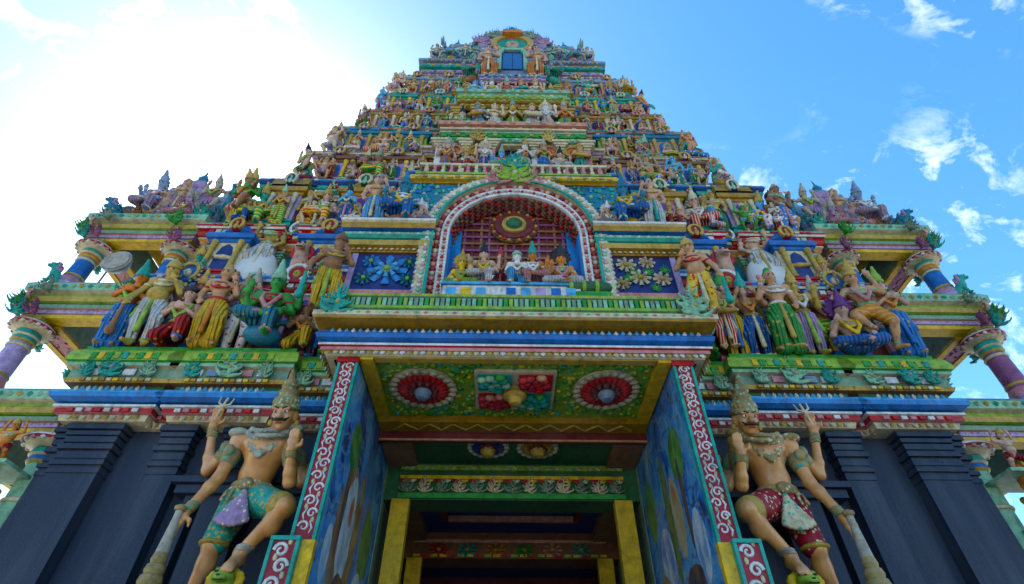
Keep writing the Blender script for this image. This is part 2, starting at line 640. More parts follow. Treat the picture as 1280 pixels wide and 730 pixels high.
def sdf_mesh(name, prims, h, k):
    lo = np.min([bounds(p)[0] for p in prims], axis=0) - 3 * h - k
    hi = np.max([bounds(p)[1] for p in prims], axis=0) + 3 * h + k
    n = np.ceil((hi - lo) / h).astype(int) + 1
    G = np.full(n, 1.0, np.float32)
    ax = [lo[i] + h * np.arange(n[i]) for i in range(3)]
    for pr in prims:
        a, b = bounds(pr)
        mg = k + 3 * h
        i0 = np.clip(np.floor((a - mg - lo) / h).astype(int), 0, n - 1)
        i1 = np.clip(np.ceil((b + mg - lo) / h).astype(int) + 1, 1, n)
        X, Y, Z = np.meshgrid(*[ax[i][i0[i]:i1[i]] for i in range(3)], indexing='ij', sparse=True)
        D = dist(pr, X, Y, Z).astype(np.float32)
        s = tuple(slice(i0[i], i1[i]) for i in range(3))
        A = G[s]
        if k > 0:
            hh = np.clip(k - np.abs(A - D), 0, None) / k
            G[s] = np.minimum(A, D) - hh * hh * k * .25
        else:
            G[s] = np.minimum(A, D)
    S = G < 0
    nc = n - 1
    cnt = np.zeros(nc, np.int32)
    for dx in (0, 1):
        for dy in (0, 1):
            for dz in (0, 1):
                cnt += S[dx:dx + nc[0], dy:dy + nc[1], dz:dz + nc[2]]
    act = (cnt > 0) & (cnt < 8)
    idx = np.full(nc, -1, np.int64)
    cells = np.argwhere(act)
    idx[act] = np.arange(len(cells))
    acc = np.zeros((len(cells), 3))
    num = np.zeros(len(cells))
    cs = [(dx, dy, dz) for dx in (0, 1) for dy in (0, 1) for dz in (0, 1)]
    vals = {c: G[cells[:, 0] + c[0], cells[:, 1] + c[1], cells[:, 2] + c[2]] for c in cs}
    for a in cs:
        for d in range(3):
            if a[d] == 0:
                b = list(a)
                b[d] = 1
                b = tuple(b)
                va, vb = vals[a], vals[b]
                cr = (va < 0) != (vb < 0)
                t = np.where(cr, va / np.where(cr, va - vb, 1), 0)
                p = np.array(a, float)[None, :].repeat(len(cells), 0)
                p[:, d] += t
                acc += p * cr[:, None]
                num += cr
    V = lo + (cells + acc / num[:, None]) * h
    F = []
    for d in range(3):
        u, w = (d + 1) % 3, (d + 2) % 3
        sl0 = [slice(1, nc[i]) for i in range(3)]
        sl1 = [slice(1, nc[i]) for i in range(3)]
        sl0[d] = slice(0, nc[d])
        sl1[d] = slice(1, nc[d] + 1)
        A, B = S[tuple(sl0)], S[tuple(sl1)]
        for sgn, msk in ((1, A & ~B), (-1, ~A & B)):
            e = np.argwhere(msk)
            if not len(e):
                continue
            off = np.array([1, 1, 1])
            off[d] = 0
            e = e + off

            def cell(du, dw):
                q = e.copy()
                q[:, u] -= du
                q[:, w] -= dw
                return idx[q[:, 0], q[:, 1], q[:, 2]]
            quad = np.stack([cell(1, 1), cell(0, 1), cell(0, 0), cell(1, 0)], 1)
            if sgn < 0:
                quad = quad[:, ::-1]
            F.append(quad)
    F = np.concatenate(F)
    F = F[(F >= 0).all(1)]
    me = bpy.data.meshes.new(name)
    me.vertices.add(len(V))
    me.vertices.foreach_set('co', V.astype(np.float32).ravel())
    me.loops.add(len(F) * 4)
    me.loops.foreach_set('vertex_index', F.astype(np.int32).ravel())
    me.polygons.add(len(F))
    me.polygons.foreach_set('loop_start', np.arange(0, len(F) * 4, 4, dtype=np.int32))
    me.polygons.foreach_set('use_smooth', np.ones(len(F), bool))
    me.update(calc_edges=True)
    me.validate()
    me.materials.append(None)
    return me


def vec(*a):
    return np.array(a, float)


def lerp(a, b, t):
    return np.array(a) * (1 - t) + np.array(b) * t


# poses of a figure one unit tall to the crown of the head, facing -Y.  arms: (side, elbow, hand); legs: (side, knee, ankle, toe)
def pose(dz=0.0, lean=0.0, arms=(), legs=(), garment='dhoti', crown='tall', female=False, fat=0.0, extra=(), hx=0.0, halo=False):
    pel, wai, che = vec(0, 0, .50 + dz), vec(lean * .3, 0, .60 + dz), vec(lean * .7, -.005, .71 + dz)
    nck, hed = vec(lean, 0, .825 + dz), vec(lean + hx, -.015, .915 + dz)
    body, cloth, orn, crn, sash = [], [], [], [], []
    hp = .34
    ch_, sh_ = math.cos(hp), math.sin(hp)

    def H(x, y, z):
        return vec(x, y * ch_ - z * sh_, y * sh_ + z * ch_)
    f = 1 + fat
    body += [Ee(pel, (.088 * f, .066 * f, .07)), Cc(pel, wai, .07 * f, .06 * f), Cc(wai, che, .06 * f, .082 * (1 + fat * .4)), Ee(che, (.104, .066, .08)),
             Cc(che + vec(-.07, 0, .055), che + vec(.07, 0, .055), .045, .045), Cc(che + vec(0, 0, .05), hed, .036, .034),
             Ee(hed, (.060, .066, .080), rx=hp), Ee(hed + H(0, -.035, -.045), (.03, .026, .03)), Cc(hed + H(0, -.055, .015), hed + H(0, -.068, -.015), .008, .014),
             Ee(hed + H(-.056, .004, -.005), (.012, .018, .03)), Ee(hed + H(.056, .004, -.005), (.012, .018, .03))]
    if fat:
        body.append(Ee(wai + vec(0, -.045, -.02), (.10, .085, .09)))
    if female:
        body += [Ee(che + vec(-.042, -.058, 0), (.036, .034, .036)), Ee(che + vec(.042, -.058, 0), (.036, .034, .036))]
    for (s, el, ha) in arms:
        sh = che + vec(s * .118, .004, .058)
        el, ha = np.array(el) + vec(0, 0, dz), np.array(ha) + vec(0, 0, dz)
        body += [Ee(sh, .044), Cc(sh, el, .038, .030), Cc(el, ha, .030, .020), Ee(ha, (.026, .026, .03))]
        d = (ha - el) / max(np.linalg.norm(ha - el), 1e-6)
        side = np.cross(d, vec(0, 1, 0.2))
        side /= max(np.linalg.norm(side), 1e-6)
        for q in (-1.2, -.3, .6):
            body.append(Cc(ha + d * .01 + side * q * .014, ha + d * .055 + side * q * .018, .009, .007))
        body.append(Cc(ha + side * .01, ha + d * .02 + side * .042, .009, .008))
        orn += [Ee(lerp(sh, el, .42), (.046, .046, .020)), Ee(lerp(el, ha, .82), (.031, .031, .016))]
    big = garment in ('skirt', 'dhoti')
    for (s, kn, an, toe) in legs:
        hip = pel + vec(s * .052, 0, -.02)
        kn, an, toe = np.array(kn), np.array(an), np.array(toe)
        body += [Cc(hip, kn, .062, .046), Cc(kn, an, .045, .028), Cc(an, toe, .028, .020), Ee(lerp(kn, an, .3) + vec(0, .012, 0), (.04, .04, .06))]
        if garment == 'shorts':
            cloth += [Cc(hip, lerp(hip, kn, .85), .076, .064)]
            orn.append(Ee(lerp(kn, an, .88), (.042, .042, .016)))
        elif garment == 'dhoti':
            cloth += [Cc(hip, kn, .076, .058), Cc(kn, lerp(kn, an, .88), .058, .046)]
            sash.append(Ee(lerp(kn, an, .90), (.056, .056, .022)))
        elif garment == 'skirt':
            cloth += [Cc(hip, kn, .08, .07), Cc(kn, lerp(kn, an, .95), .07, .075)]
            sash.append(Ee(lerp(kn, an, .92), (.084, .084, .026)))
    if garment:
        cloth += [Ee(pel + vec(0, 0, .012), (.098 * f, .076 * f, .07))]
        bot = .12 if big else .36
        if big and dz > -.1:
            sash += [Cc(pel + vec(0, -.07, .03), (pel[0], -.10, bot), .018, .028), Cc(pel + vec(-.09, -.03, .03), (pel[0] - .12, -.06, bot + .16), .014, .020), Cc(pel + vec(.09, -.03, .03), (pel[0] + .12, -.06, bot + .16), .014, .020)]
        orn.append(Tt(pel + vec(0, 0, .065), .078 * f, .017, sy=.8))
    orn += [Tt(che + vec(0, -.014, .062), .066, .016, rx=.45), Tt(che + vec(0, -.028, .030), .088, .015, rx=.85), Ee(che + vec(0, -.085, -.02), (.026, .016, .03)),
            Ee(hed + H(-.062, -.005, -.05), .016), Ee(hed + H(.062, -.005, -.05), .016)]
    t = hed + H(0, .008, 0)
    if crown == 'tall':
        crn += [Cc(t + H(0, 0, .045), t + H(0, .01, .11), .062, .054), Cc(t + H(0, .01, .11), t + H(0, .015, .2), .046, .026), Ee(t + H(0, .015, .235), .020),
                Tt(t + H(0, 0, .05), .058, .016, rx=hp), Tt(t + H(0, .008, .11), .048, .013, rx=hp)]
    elif crown == 'bun':
        crn += [Ee(t + H(0, .015, .03), (.062, .062, .062)), Ee(t + H(0, .03, .095), (.036, .036, .032))]
    elif crown == 'turban':
        crn += [Ee(t + H(0, .006, .048), (.076, .074, .042)), Ee(t + H(0, 0, .085), (.04, .04, .03)), Tt(t + H(0, 0, .04), .058, .024, rx=.2)]
    elif crown == 'dome':
        crn += [Ee(t + H(0, .01, .06), (.07, .066, .07)), Cc(t + H(0, .01, .11), t + H(0, .012, .16), .026, .010), Tt(t + H(0, 0, .04), .062, .016, rx=hp)]
    if halo:
        crn.append(Ee(hed + H(0, .07, .04), (.13, .014, .14), rx=hp))
        for k in range(9):
            a = math.pi * (k - 4) / 8
            crn.append(Ee(hed + H(.135 * math.sin(a), .07, .04 + .145 * math.cos(a)), .02))
    eyes = []
    for q in (-1, 1):
        eyes += [Ee(hed + H(q * .024, -.058, .010), (.013, .010, .007)), Cc(hed + H(q * .010, -.064, .028), hed + H(q * .038, -.054, .030), .005, .004), Cc(hed + H(q * .002, -.064, -.030), hed + H(q * .018, -.058, -.030), .006, .004)]
    hair = [Ee(hed + H(0, .03, .012), (.062, .052, .072)), Ee(hed + H(0, .035, -.06), (.055, .035, .05))]
    gar = [Cc(che + vec(q * .075, -.04, .06), che + vec(q * .06, -.095, -.04), .018, .02) for q in (-1, 1)] + [Cc(che + vec(q * .06, -.095, -.04), che + vec(0, -.105, -.13), .02, .022) for q in (-1, 1)]
    return {'body': body, 'garment': cloth, 'headdress': crn, 'jewellery': orn, 'attribute': list(extra), 'hair': hair, 'sash': sash, 'eyes': eyes, 'garland': gar if crown in ('tall', 'turban') else []}


ST = [(-1, (-.065, -.01, .26), (-.065, .01, .035), (-.085, -.085, .018)), (1, (.065, -.01, .26), (.065, .01, .035), (.085, -.085, .018))]
BEND = [(-1, (-.07, -.02, .26), (-.06, .02, .035), (-.09, -.08, .018)), (1, (.12, -.08, .27), (.075, .01, .035), (.14, -.07, .018))]
LOT = [(-1, (-.2, -.13, .07), (.03, -.17, .05), (.09, -.17, .045)), (1, (.2, -.13, .07), (-.03, -.19, .055), (-.09, -.18, .05))]
THR = [(-1, (-.18, -.14, .235), (-.01, -.18, .215), (.06, -.2, .21)), (1, (.08, -.18, .23), (.085, -.17, .035), (.095, -.25, .02))]
DAN = [(-1, (-.12, -.1, .30), (-.09, .0, .06), (-.15, -.07, .03)), (1, (.21, -.12, .40), (.10, -.12, .22), (.13, -.2, .19))]
SQT = [(-1, (-.17, -.12, .24), (-.12, -.02, .035), (-.17, -.10, .02)), (1, (.17, -.12, .24), (.12, -.02, .035), (.17, -.10, .02))]
STRIDE = [(-1, (-.15, -.06, .27), (-.19, .03, .035), (-.24, -.05, .018)), (1, (.12, -.08, .28), (.17, .0, .035), (.22, -.07, .018))]
PR = [(-1, (-.16, -.05, .63), (-.014, -.13, .70)), (1, (.16, -.05, .63), (.014, -.13, .70))]
POSES = {
    'praying': (pose(arms=PR, legs=ST, garment='skirt', crown='tall'), 'standing', 'with joined hands'),
    'blessing': (pose(lean=.015, arms=[(-1, (-.19, -.03, .62), (-.17, -.13, .76)), (1, (.18, .0, .60), (.16, -.04, .43))], legs=ST, garment='dhoti', halo=True), 'standing', 'with one raised palm'),
    'four_armed': (pose(arms=[(-1, (-.22, .02, .68), (-.22, -.02, .86)), (1, (.22, .02, .68), (.22, -.02, .86)), (-1, (-.17, -.05, .59), (-.13, -.14, .68)), (1, (.18, -.03, .58), (.15, -.12, .48))],
                        legs=ST, garment='dhoti', extra=[Ee((-.225, -.02, .93), (.035, .014, .035)), Ee((.225, -.02, .93), (.026, .026, .04))]), 'standing', 'with four arms'),
    'lady': (pose(lean=-.03, hx=.015, female=True, arms=[(-1, (-.19, .0, .61), (-.15, -.06, .50)), (1, (.18, -.05, .63), (.13, -.12, .80))], legs=BEND, garment='skirt', crown='bun',
                  extra=[Ee((.14, -.13, .85), (.026, .026, .035)), Cc((.14, -.13, .80), (.15, -.12, .70), .008, .008)]), 'curving', 'with a lifted flower'),
    'lotus_seated': (pose(dz=-.42, arms=[(-1, (-.19, -.03, .61), (-.13, -.14, .55)), (1, (.19, -.03, .62), (.14, -.13, .75))], legs=LOT, garment='dhoti', halo=True,
                          extra=[]), 'cross-legged', 'with one raised palm'),
    'throne_seated': (pose(dz=-.26, arms=[(-1, (-.2, .0, .62), (-.2, -.1, .74)), (1, (.2, -.02, .60), (.14, -.15, .53)), (-1, (-.22, .03, .70), (-.23, .0, .88)), (1, (.22, .03, .70), (.23, .0, .88))], legs=THR, garment='dhoti',
                           extra=[Ee((0, .03, .11), (.16, .11, .09))]), 'enthroned', 'with four arms'),
    'dancer': (pose(lean=.03, female=True, arms=[(-1, (-.2, -.02, .70), (-.12, -.06, .93)), (1, (.21, -.03, .70), (.31, -.08, .66))], legs=DAN, garment='shorts', crown='tall'), 'dancing', 'on one leg'),
    'atlas': (pose(dz=-.12, fat=.25, arms=[(-1, (-.22, .0, .78), (-.17, .0, 1.0)), (1, (.22, .0, .78), (.17, .0, 1.0))], legs=SQT, garment='shorts', crown='dome'), 'squatting', 'with both arms lifted'),
    'drummer': (pose(arms=[(-1, (-.19, -.04, .60), (-.17, -.14, .53)), (1, (.19, -.04, .60), (.17, -.14, .53))], legs=BEND, garment='dhoti', crown='turban',
                     extra=[Cc((-.15, -.15, .52), (0, -.16, .52), .034, .048), Cc((0, -.16, .52), (.15, -.15, .52), .048, .034)]), 'standing', 'with a long drum'),
    'flute': (pose(lean=.02, arms=[(-1, (-.18, -.06, .68), (-.06, -.13, .84)), (1, (.19, -.05, .70), (.12, -.13, .83))], legs=BEND, garment='dhoti', crown='tall',
                   extra=[Cc((-.09, -.13, .85), (.28, -.12, .82), .011, .011)]), 'standing', 'with a flute'),
    'warrior': (pose(lean=-.02, arms=[(-1, (-.22, .0, .70), (-.30, -.06, .84)), (1, (.2, -.02, .62), (.24, -.1, .50))], legs=STRIDE, garment='shorts', crown='tall',
                     extra=[Cc((-.31, -.07, .62), (-.31, -.07, 1.12), .012, .010), Ee((-.31, -.07, 1.13), (.022, .012, .06)), Ee((.26, -.12, .48), (.10, .02, .10))]), 'striding', 'with a spear'),
    'club_bearer': (pose(lean=.02, fat=.1, arms=[(-1, (-.2, .0, .60), (-.21, -.08, .44)), (1, (.2, -.04, .64), (.12, -.13, .76))], legs=BEND, garment='dhoti', crown='dome',
                         extra=[Cc((-.22, -.09, .45), (-.22, -.09, .12), .014, .028), Ee((-.22, -.09, .09), (.045, .045, .05)), Ee((-.22, -.09, .16), (.036, .036, .014))]), 'standing', 'leaning on a club'),
    'kneeling': (pose(dz=-.28, arms=PR, legs=[(-1, (-.09, -.15, .05), (-.08, .1, .04), (-.08, .18, .03)), (1, (.10, -.17, .24), (.10, -.14, .04), (.11, -.22, .02))], garment='dhoti', crown='turban'), 'kneeling', 'with joined hands'),
}


def lion():
    b = [Cc((0, .1, .22), (0, -.08, .42), .13, .15), Cc((0, -.08, .42), (0, -.14, .62), .13, .12), Ee((0, -.2, .68), (.12, .13, .12)), Ee((0, -.31, .63), (.075, .075, .06)),
         Cc((-.07, -.12, .4), (-.09, -.18, .05), .055, .042), Cc((.07, -.12, .4), (.09, -.18, .05), .055, .042), Ee((-.09, -.22, .03), (.05, .07, .035)), Ee((.09, -.22, .03), (.05, .07, .035)),
         Ee((-.13, .08, .14), (.08, .15, .13)), Ee((.13, .08, .14), (.08, .15, .13)), Ee((-.15, -.05, .035), (.05, .09, .035)), Ee((.15, -.05, .035), (.05, .09, .035)),
         Ee((-.09, -.17, .8), (.03, .02, .045)), Ee((.09, -.17, .8), (.03, .02, .045)), Cc((0, .2, .12), (.05, .3, .4), .035, .025), Ee((.05, .29, .45), .05)]
    mane = [Ee((.15 * math.sin(a), -.10, .66 + .15 * math.cos(a)), .06) for a in np.linspace(-2.4, 2.4, 11)] + [Ee((.11 * math.sin(a), -.02, .56 + .14 * math.cos(a)), .06) for a in np.linspace(-2.4, 2.4, 9)]
    face = [Ee((-.05, -.31, .73), .025), Ee((.05, -.31, .73), .025), Ee((0, -.38, .65), (.028, .02, .02)), Cc((-.05, -.36, .59), (.05, -.36, .59), .014, .014)]
    return {'body': b, 'mane': mane, 'face_relief': face}


def peacock():
    b = [Ee((0, 0, .34), (.1, .17, .12), rx=.3), Cc((0, -.13, .4), (0, -.2, .62), .065, .04), Cc((0, -.2, .62), (0, -.19, .74), .04, .036), Ee((0, -.21, .77), (.042, .055, .045)), Cc((0, -.25, .77), (0, -.31, .75), .02, .006),
         Cc((-.05, 0, .25), (-.05, -.02, .03), .02, .016), Cc((.05, 0, .25), (.05, -.02, .03), .02, .016), Ee((-.05, -.05, .02), (.03, .05, .016)), Ee((.05, -.05, .02), (.03, .05, .016))]
    tail = []
    for k in range(9):
        a = (k - 4) * .3
        tail += [Cc((0, .12, .34), (.5 * math.sin(a), .2, .36 + .5 * math.cos(a)), .045, .055), Ee((.52 * math.sin(a), .18, .36 + .52 * math.cos(a)), (.06, .03, .07))]
    crest = [Cc((0, -.2, .8), (x, -.2, .88), .006, .012) for x in (-.04, 0, .04)]
    return {'body': b, 'tail': tail, 'crest': crest}


def bull():
    b = [Ee((0, .05, .30), (.34, .17, .19)), Ee((-.2, .05, .42), (.13, .12, .12)), Cc((-.3, .02, .40), (-.42, -.03, .52), .12, .09), Ee((-.47, -.05, .55), (.09, .08, .09)), Cc((-.5, -.06, .54), (-.6, -.09, .46), .065, .05),
         Ee((-.25, -.08, .06), (.16, .06, .055)), Ee((.22, -.1, .07), (.16, .07, .06)), Ee((.26, .05, .2), (.12, .17, .15)), Cc((.33, .1, .3), (.38, .12, .08), .02, .018)]
    horn = [Cc((-.46, -.11, .63), (-.46, -.14, .74), .02, .008), Cc((-.44, .02, .63), (-.44, .05, .74), .02, .008)]
    orn = [Tt((-.36, 0, .46), .11, .02, rx=0, ry=-.9), Ee((.0, .04, .44), (.2, .15, .07)), Ee((-.36, -.1, .34), .03)]
    return {'body': b, 'horn': horn, 'saddle_cloth': orn}


PROTO = {}


def make_proto(key, parts, h=.0145, k=.022):
    d = {}
    for nm, pr in parts.items():
        if pr:
            d[nm] = sdf_mesh(nm, pr, .0065 if nm == 'eyes' else h, k if nm in ('body', 'garment', 'mane') else .008)
    PROTO[key] = d


for _k, _v in POSES.items():
    make_proto(_k, _v[0])
make_proto('lion', lion(), .017)
make_proto('peacock', peacock(), .017)
make_proto('bull', bull(), .017)


def statue(key, loc, height, colours, rz=0.0, flip=False, name='statue', lean=0.0):
    """top-level statue: an empty at its base with body, garment, headdress, jewellery; colours by part"""
    root = empty(name, loc)
    root.rotation_euler = (lean, 0, rz)
    root.scale = (height * (-1 if flip else 1), height, height)
    for nm, me in PROTO[key].items():
        o = bpy.data.objects.new(nm, me)
        COL.objects.link(o)
        o.parent = root
        o.material_slots[0].link = 'OBJECT'
        o.material_slots[0].material = mat(colours.get(nm, 'gold'))
    return root

# ------------------------------------------------------------------ ground
def ground():
    m, n, l, b = nodes_of('pale_concrete')
    f1, t1 = noise_fac(n, l, 1.3, 6, .65, .35, .7)
    f2, t2 = noise_fac(n, l, 40, 3, .6, .3, .8)
    c = mixc(n, l, f1, (.34, .32, .28), (.26, .24, .21))
    c = mixc(n, l, f2, c, (.30, .28, .26))
    l.new(c, b.inputs['Base Color'])
    b.inputs['Roughness'].default_value = .8
    MAT['concrete'] = m
    g = MB().add([(-3000, -3000, 0), (3000, -3000, 0), (3000, 3000, 0), (-3000, 3000, 0)], [(0, 1, 2, 3)], 'concrete').build('ground')
    tag(g, kind='structure')
    p = MB()
    p.b2(-9, 9, 2.6, 13, .004, .16, 'concrete')
    tag(p.build('pavement'), kind='structure')


ground()

# ------------------------------------------------------------------ the gateway tower
TOWER = empty('gateway_tower', (0, 5.2, 0))
tag(TOWER, 'tall tiered temple gateway tower painted in many colours over a dark base', 'tower')
TOWER.location = (0, 0, 0)


def part(mb, name, parent=TOWER, kind=None, **k):
    o = mb.build(name, parent, **k)
    if kind:
        o['kind'] = kind
    return o


# dark base walls with pilasters
YW = 5.2
for s in (-1, 1):
    b = MB()
    b.b2(s * 1.63, s * 4.66, YW, 12.2, 0.0, 4.52, 'granite')
    wall = part(b, 'base_wall')
    # (x0, x1, projection, top)
    for (x0, x1, pr, zt, cap) in ((4.56, 4.68, .08, 4.5, 1), (4.04, 4.52, .15, 4.5, 1), (3.30, 3.58, .13, 4.5, 1), (2.55, 2.95, .10, 4.5, 1), (1.66, 1.92, .10, 4.5, 0)):
        p = MB()
        p.b2(s * x0, s * x1, YW - pr, YW + .05, 0.3, zt - .02, 'granite')
        po = part(p, 'pilaster', wall)
        if cap:
            c = MB()
            w = (x1 - x0) / 2
            cx = s * (x0 + x1) / 2
            for (dz, g, hh) in ((.02, .05, .055), (.09, .03, .045), (.15, .018, .06), (.24, .034, .05), (.31, .012, .07), (.41, .024, .04), (.48, .010, .05)):
                c.b2(cx - w - g, cx + w + g, YW - pr - g, YW, zt - dz - hh, zt - dz, 'granite')
            part(c, 'pilaster_capital', wall)
    # shallow shrine frame behind the guardian: lintel, jambs, sill
    fr = MB()
    fr.b2(s * 2.0, s * 3.22, YW - .16, YW, 3.78, 3.86, 'granite')
    fr.b2(s * 1.96, s * 3.27, YW - .20, YW, 3.87, 3.93, 'granite')
    part(fr, 'niche_lintel', wall)
    for x in (3.02, 2.0):
        fr = MB()
        fr.b2(s * x, s * (x + .1), YW - .11, YW, .9, 3.775, 'granite')
        part(fr, 'niche_jamb', wall)
    pl = MB()
    pl.sweep([(-4.95 if s < 0 else 1.72, YW + .0), (-1.72 if s < 0 else 4.95, YW + .0)], [(0.0, 0.16), (.32, .16), (.32, .5), (.24, .56), (.26, .75), (.18, .85), (.22, .98), (0, 1.0)], ['granite'])
    part(pl, 'plinth_moulding', wall)


def petal_row(plan, out, z, step, w, h, d, mats, sides=True, shape='petal'):
    mb = MB()
    for i, (x, y, a) in enumerate(along(plan, out, step, sides)):
        m = mats[i % len(mats)]
        ca, sa = math.cos(a), math.sin(a)
        if shape == 'petal':   # hanging lotus petal
            loc = [(-w / 2, 0, 0), (w / 2, 0, 0), (w / 2, -d * .5, -h * .45), (0, -d, -h), (-w / 2, -d * .5, -h * .45), (0, -d * 1.3, -h * .35)]
            fs = [(0, 5, 1), (1, 5, 2), (2, 5, 3), (3, 5, 4), (4, 5, 0)]
        elif shape == 'block':
            loc = [(-w / 2, 0, 0), (w / 2, 0, 0), (w / 2, -d, 0), (-w / 2, -d, 0), (-w / 2, 0, h), (w / 2, 0, h), (w / 2, -d, h), (-w / 2, -d, h)]
            fs = [(0, 1, 2, 3), (7, 6, 5, 4), (3, 2, 6, 7), (0, 3, 7, 4), (2, 1, 5, 6)]
        else:   # bead
            loc = [(-w / 2, 0, h / 2), (w / 2, 0, h / 2), (0, 0, 0), (0, 0, h), (0, -d, h / 2)]
            fs = [(2, 1, 4), (1, 3, 4), (3, 0, 4), (0, 2, 4)]
        vs = [(x + p[0] * ca - p[1] * sa, y + p[0] * sa + p[1] * ca, z + p[2]) for p in loc]
        mb.add(vs, fs, m)
    return mb


# ------------------------------------------------------------------ kits of repeated architectural pieces, one unit wide
KIT = {}
KR = random.Random(5)


def kit(name, **parts):
    d = {}
    for nm, mb in parts.items():
        o = mb.build(nm)
        me = o.data
        bpy.data.objects.remove(o)
        d[nm] = me
    KIT[name] = d


def place_kit(kname, pname, loc, scale, colours, parent=TOWER, rz=0.0):
    """a part: its first piece is the part itself, the others are sub-parts under it"""
    root = None
    if kname == 'leaf':
        kname = 'leaf%d' % KR.randrange(3)
        scale = tuple(q * KR.uniform(.85, 1.12) for q in scale)
    for nm, me in KIT[kname].items():
        o = bpy.data.objects.new(pname if root is None else nm, me)
        COL.objects.link(o)
        if root is None:
            root = o
            o.parent = parent
            o.location = loc
            o.rotation_euler = (0, 0, rz)
            o.scale = scale if hasattr(scale, '__len__') else (scale,) * 3
        else:
            o.parent = root
        if nm in ('flame_edge', 'knobs', 'flower', 'boss', 'gable_figure', 'face'):
            o['kind'] = 'stuff'
        for sl in o.material_slots:
            sl.link = 'OBJECT'
            sl.material = mat(colours.get(nm, 'cream'))
    return root


def horseshoe(w, h, n=14, a0=-.62):
    """outline of a horseshoe gable (x, z), z from 0"""
    pts = []
    for i in range(n + 1):
        a = -math.pi / 2 + .55 + (2 * math.pi - 1.1) * i / n
        pts.append((w * math.cos(a), h * .52 + h * .5 * math.sin(a)))
    return pts


def ring_prism(outer, inner, y0, y1):
    """solid ring between two open outlines of the same length"""
    mb = MB()
    n = len(outer)
    of, inf = [(p[0], y0, p[1]) for p in outer], [(p[0], y0, p[1]) for p in inner]
    ob, ib = [(p[0], y1, p[1]) for p in outer], [(p[0], y1, p[1]) for p in inner]
    vs = of + inf + ob + ib
    fs = []
    for i in range(n - 1):
        fs += [(i, i + 1, n + i + 1, n + i), (i, 2 * n + i, 2 * n + i + 1, i + 1), (n + i, n + i + 1, 3 * n + i + 1, 3 * n + i), (2 * n + i, 3 * n + i, 3 * n + i + 1, 2 * n + i + 1)]
    fs += [(0, n, 3 * n, 2 * n), (n - 1, 3 * n - 1, 4 * n - 1, 2 * n - 1)]
    mb.add(vs, fs, 'cream')
    return mb


def flames(outline, y, size, every=1):
    mb = MB()
    n = len(outline)
    cx = sum(p[0] for p in outline) / n
    cz = sum(p[1] for p in outline) / n
    for i in range(0, n, every):
        p = outline[i]
        d = Vector((p[0] - cx, p[1] - cz))
        d.normalize()
        mb.ball((p[0] + d.x * size * .4, y, p[1] + d.y * size * .4), (size * .75, size * .5, size * .75), 'cream', 6, 4)
    return mb


_o, _i = horseshoe(.5, 1.0), horseshoe(.36, .74)
_i = [(p[0], p[1] + .13) for p in _i]
_fin = MB().lathe([(.05, .98), (.09, 1.04), (.04, 1.10), (.07, 1.16), (.0, 1.3)], (0, -.1, 0), 'cream', 8)
kit('gable', gable_field=MB().prism([(p[0] * .98, p[1]) for p in _o][::1], -.10, 0, 'cream'), gable_rim=ring_prism(_o, _i, -.2, -.05),
    flame_edge=flames(_o, -.12, .085), face=MB().ball((0, -.12, .48), (.18, .14, .2), 'cream', 8, 6).ball((0, -.25, .45), (.05, .05, .07), 'cream', 6, 4), finial=_fin)

# miniature shrine, unit wide and unit high, front at y = -.5
_b = MB()
_b.b2(-.42, .42, -.34, .1, .0, .58, 'cream')
_base = MB()
for (z0, z1, g) in ((0, .05, .5), (.052, .085, .46), (.087, .12, .49)):
    _base.b2(-g, g, -.36 - (g - .42), .1, z0, z1, 'cream')
_niche = MB().prism([(-.17, .14), (.17, .14), (.17, .40), (.12, .49), (0, .54), (-.12, .49), (-.17, .40)], -.352, -.30, 'cream')
_cols = MB()
_k = dict()
_cor = MB()
_pl = [(-.43, .1), (-.43, -.35), (.43, -.35), (.43, .1)]
_cor.sweep(_pl, [(0, .56), (.03, .57), (.04, .60), (.10, .605), (.13, .63), (.10, .68), (.02, .71), (-.2, .715)], ['cream'])
_neck = MB().b2(-.30, .30, -.26, .1, .70, .76, 'cream')
_roof = MB().lathe([(.36, .755), (.44, .775), (.43, .81), (.36, .87), (.26, .92), (.14, .955), (.06, .965)], (0, -.06, 0), 'cream', 8, 1, .8, True, math.pi / 8)
_kf = MB().lathe([(.07, .96), (.10, .985), (.05, 1.0), (.075, 1.03), (.03, 1.06), (.0, 1.12)], (0, -.06, 0), 'cream', 8)
_col1 = MB().lathe([(.07, .12), (.07, .15), (.055, .17), (.052, .42), (.062, .45), (.055, .48), (.075, .53), (.075, .56)], (-.29, -.40, 0), 'cream', 8)
_col2 = MB().lathe([(.07, .12), (.07, .15), (.055, .17), (.052, .42), (.062, .45), (.055, .48), (.075, .53), (.075, .56)], (.29, -.40, 0), 'cream', 8)
_gb = MB().prism([(p[0] * .30, p[1] * .18 + .735) for p in _o], -.44, -.30, 'cream')
_gr = ring_prism([(p[0] * .34, p[1] * .20 + .73) for p in _o], [(p[0] * .28, p[1] * .20 + .73) for p in _i], -.47, -.40)
_gf = MB().ball((0, -.45, .79), (.06, .05, .045), 'cream', 7, 5).ball((0, -.455, .85), (.034, .04, .028), 'cream', 6, 4)
kit('kuta', shrine_body=_b, gable_figure=_gf, plinth=_base, niche=_niche, left_column=_col1, right_column=_col2, cornice=_cor, neck=_neck, roof=_roof, roof_gable=_gb, gable_rim=_gr, finial=_kf)
_vault = MB()
_pts = [(math.cos(a) * .36, .755 + .2 * math.sin(a)) for a in np.linspace(math.pi, 0, 9)]
_vs = []
for xx in (-.48, .48):
    _vs += [(xx, p[0] * .9 - .06, p[1]) for p in _pts]
_vault.add(_vs, [(i, 9 + i, 10 + i, i + 1) for i in range(8)] + [tuple(range(9)), tuple(range(17, 8, -1))], 'cream')
_fi3 = MB()
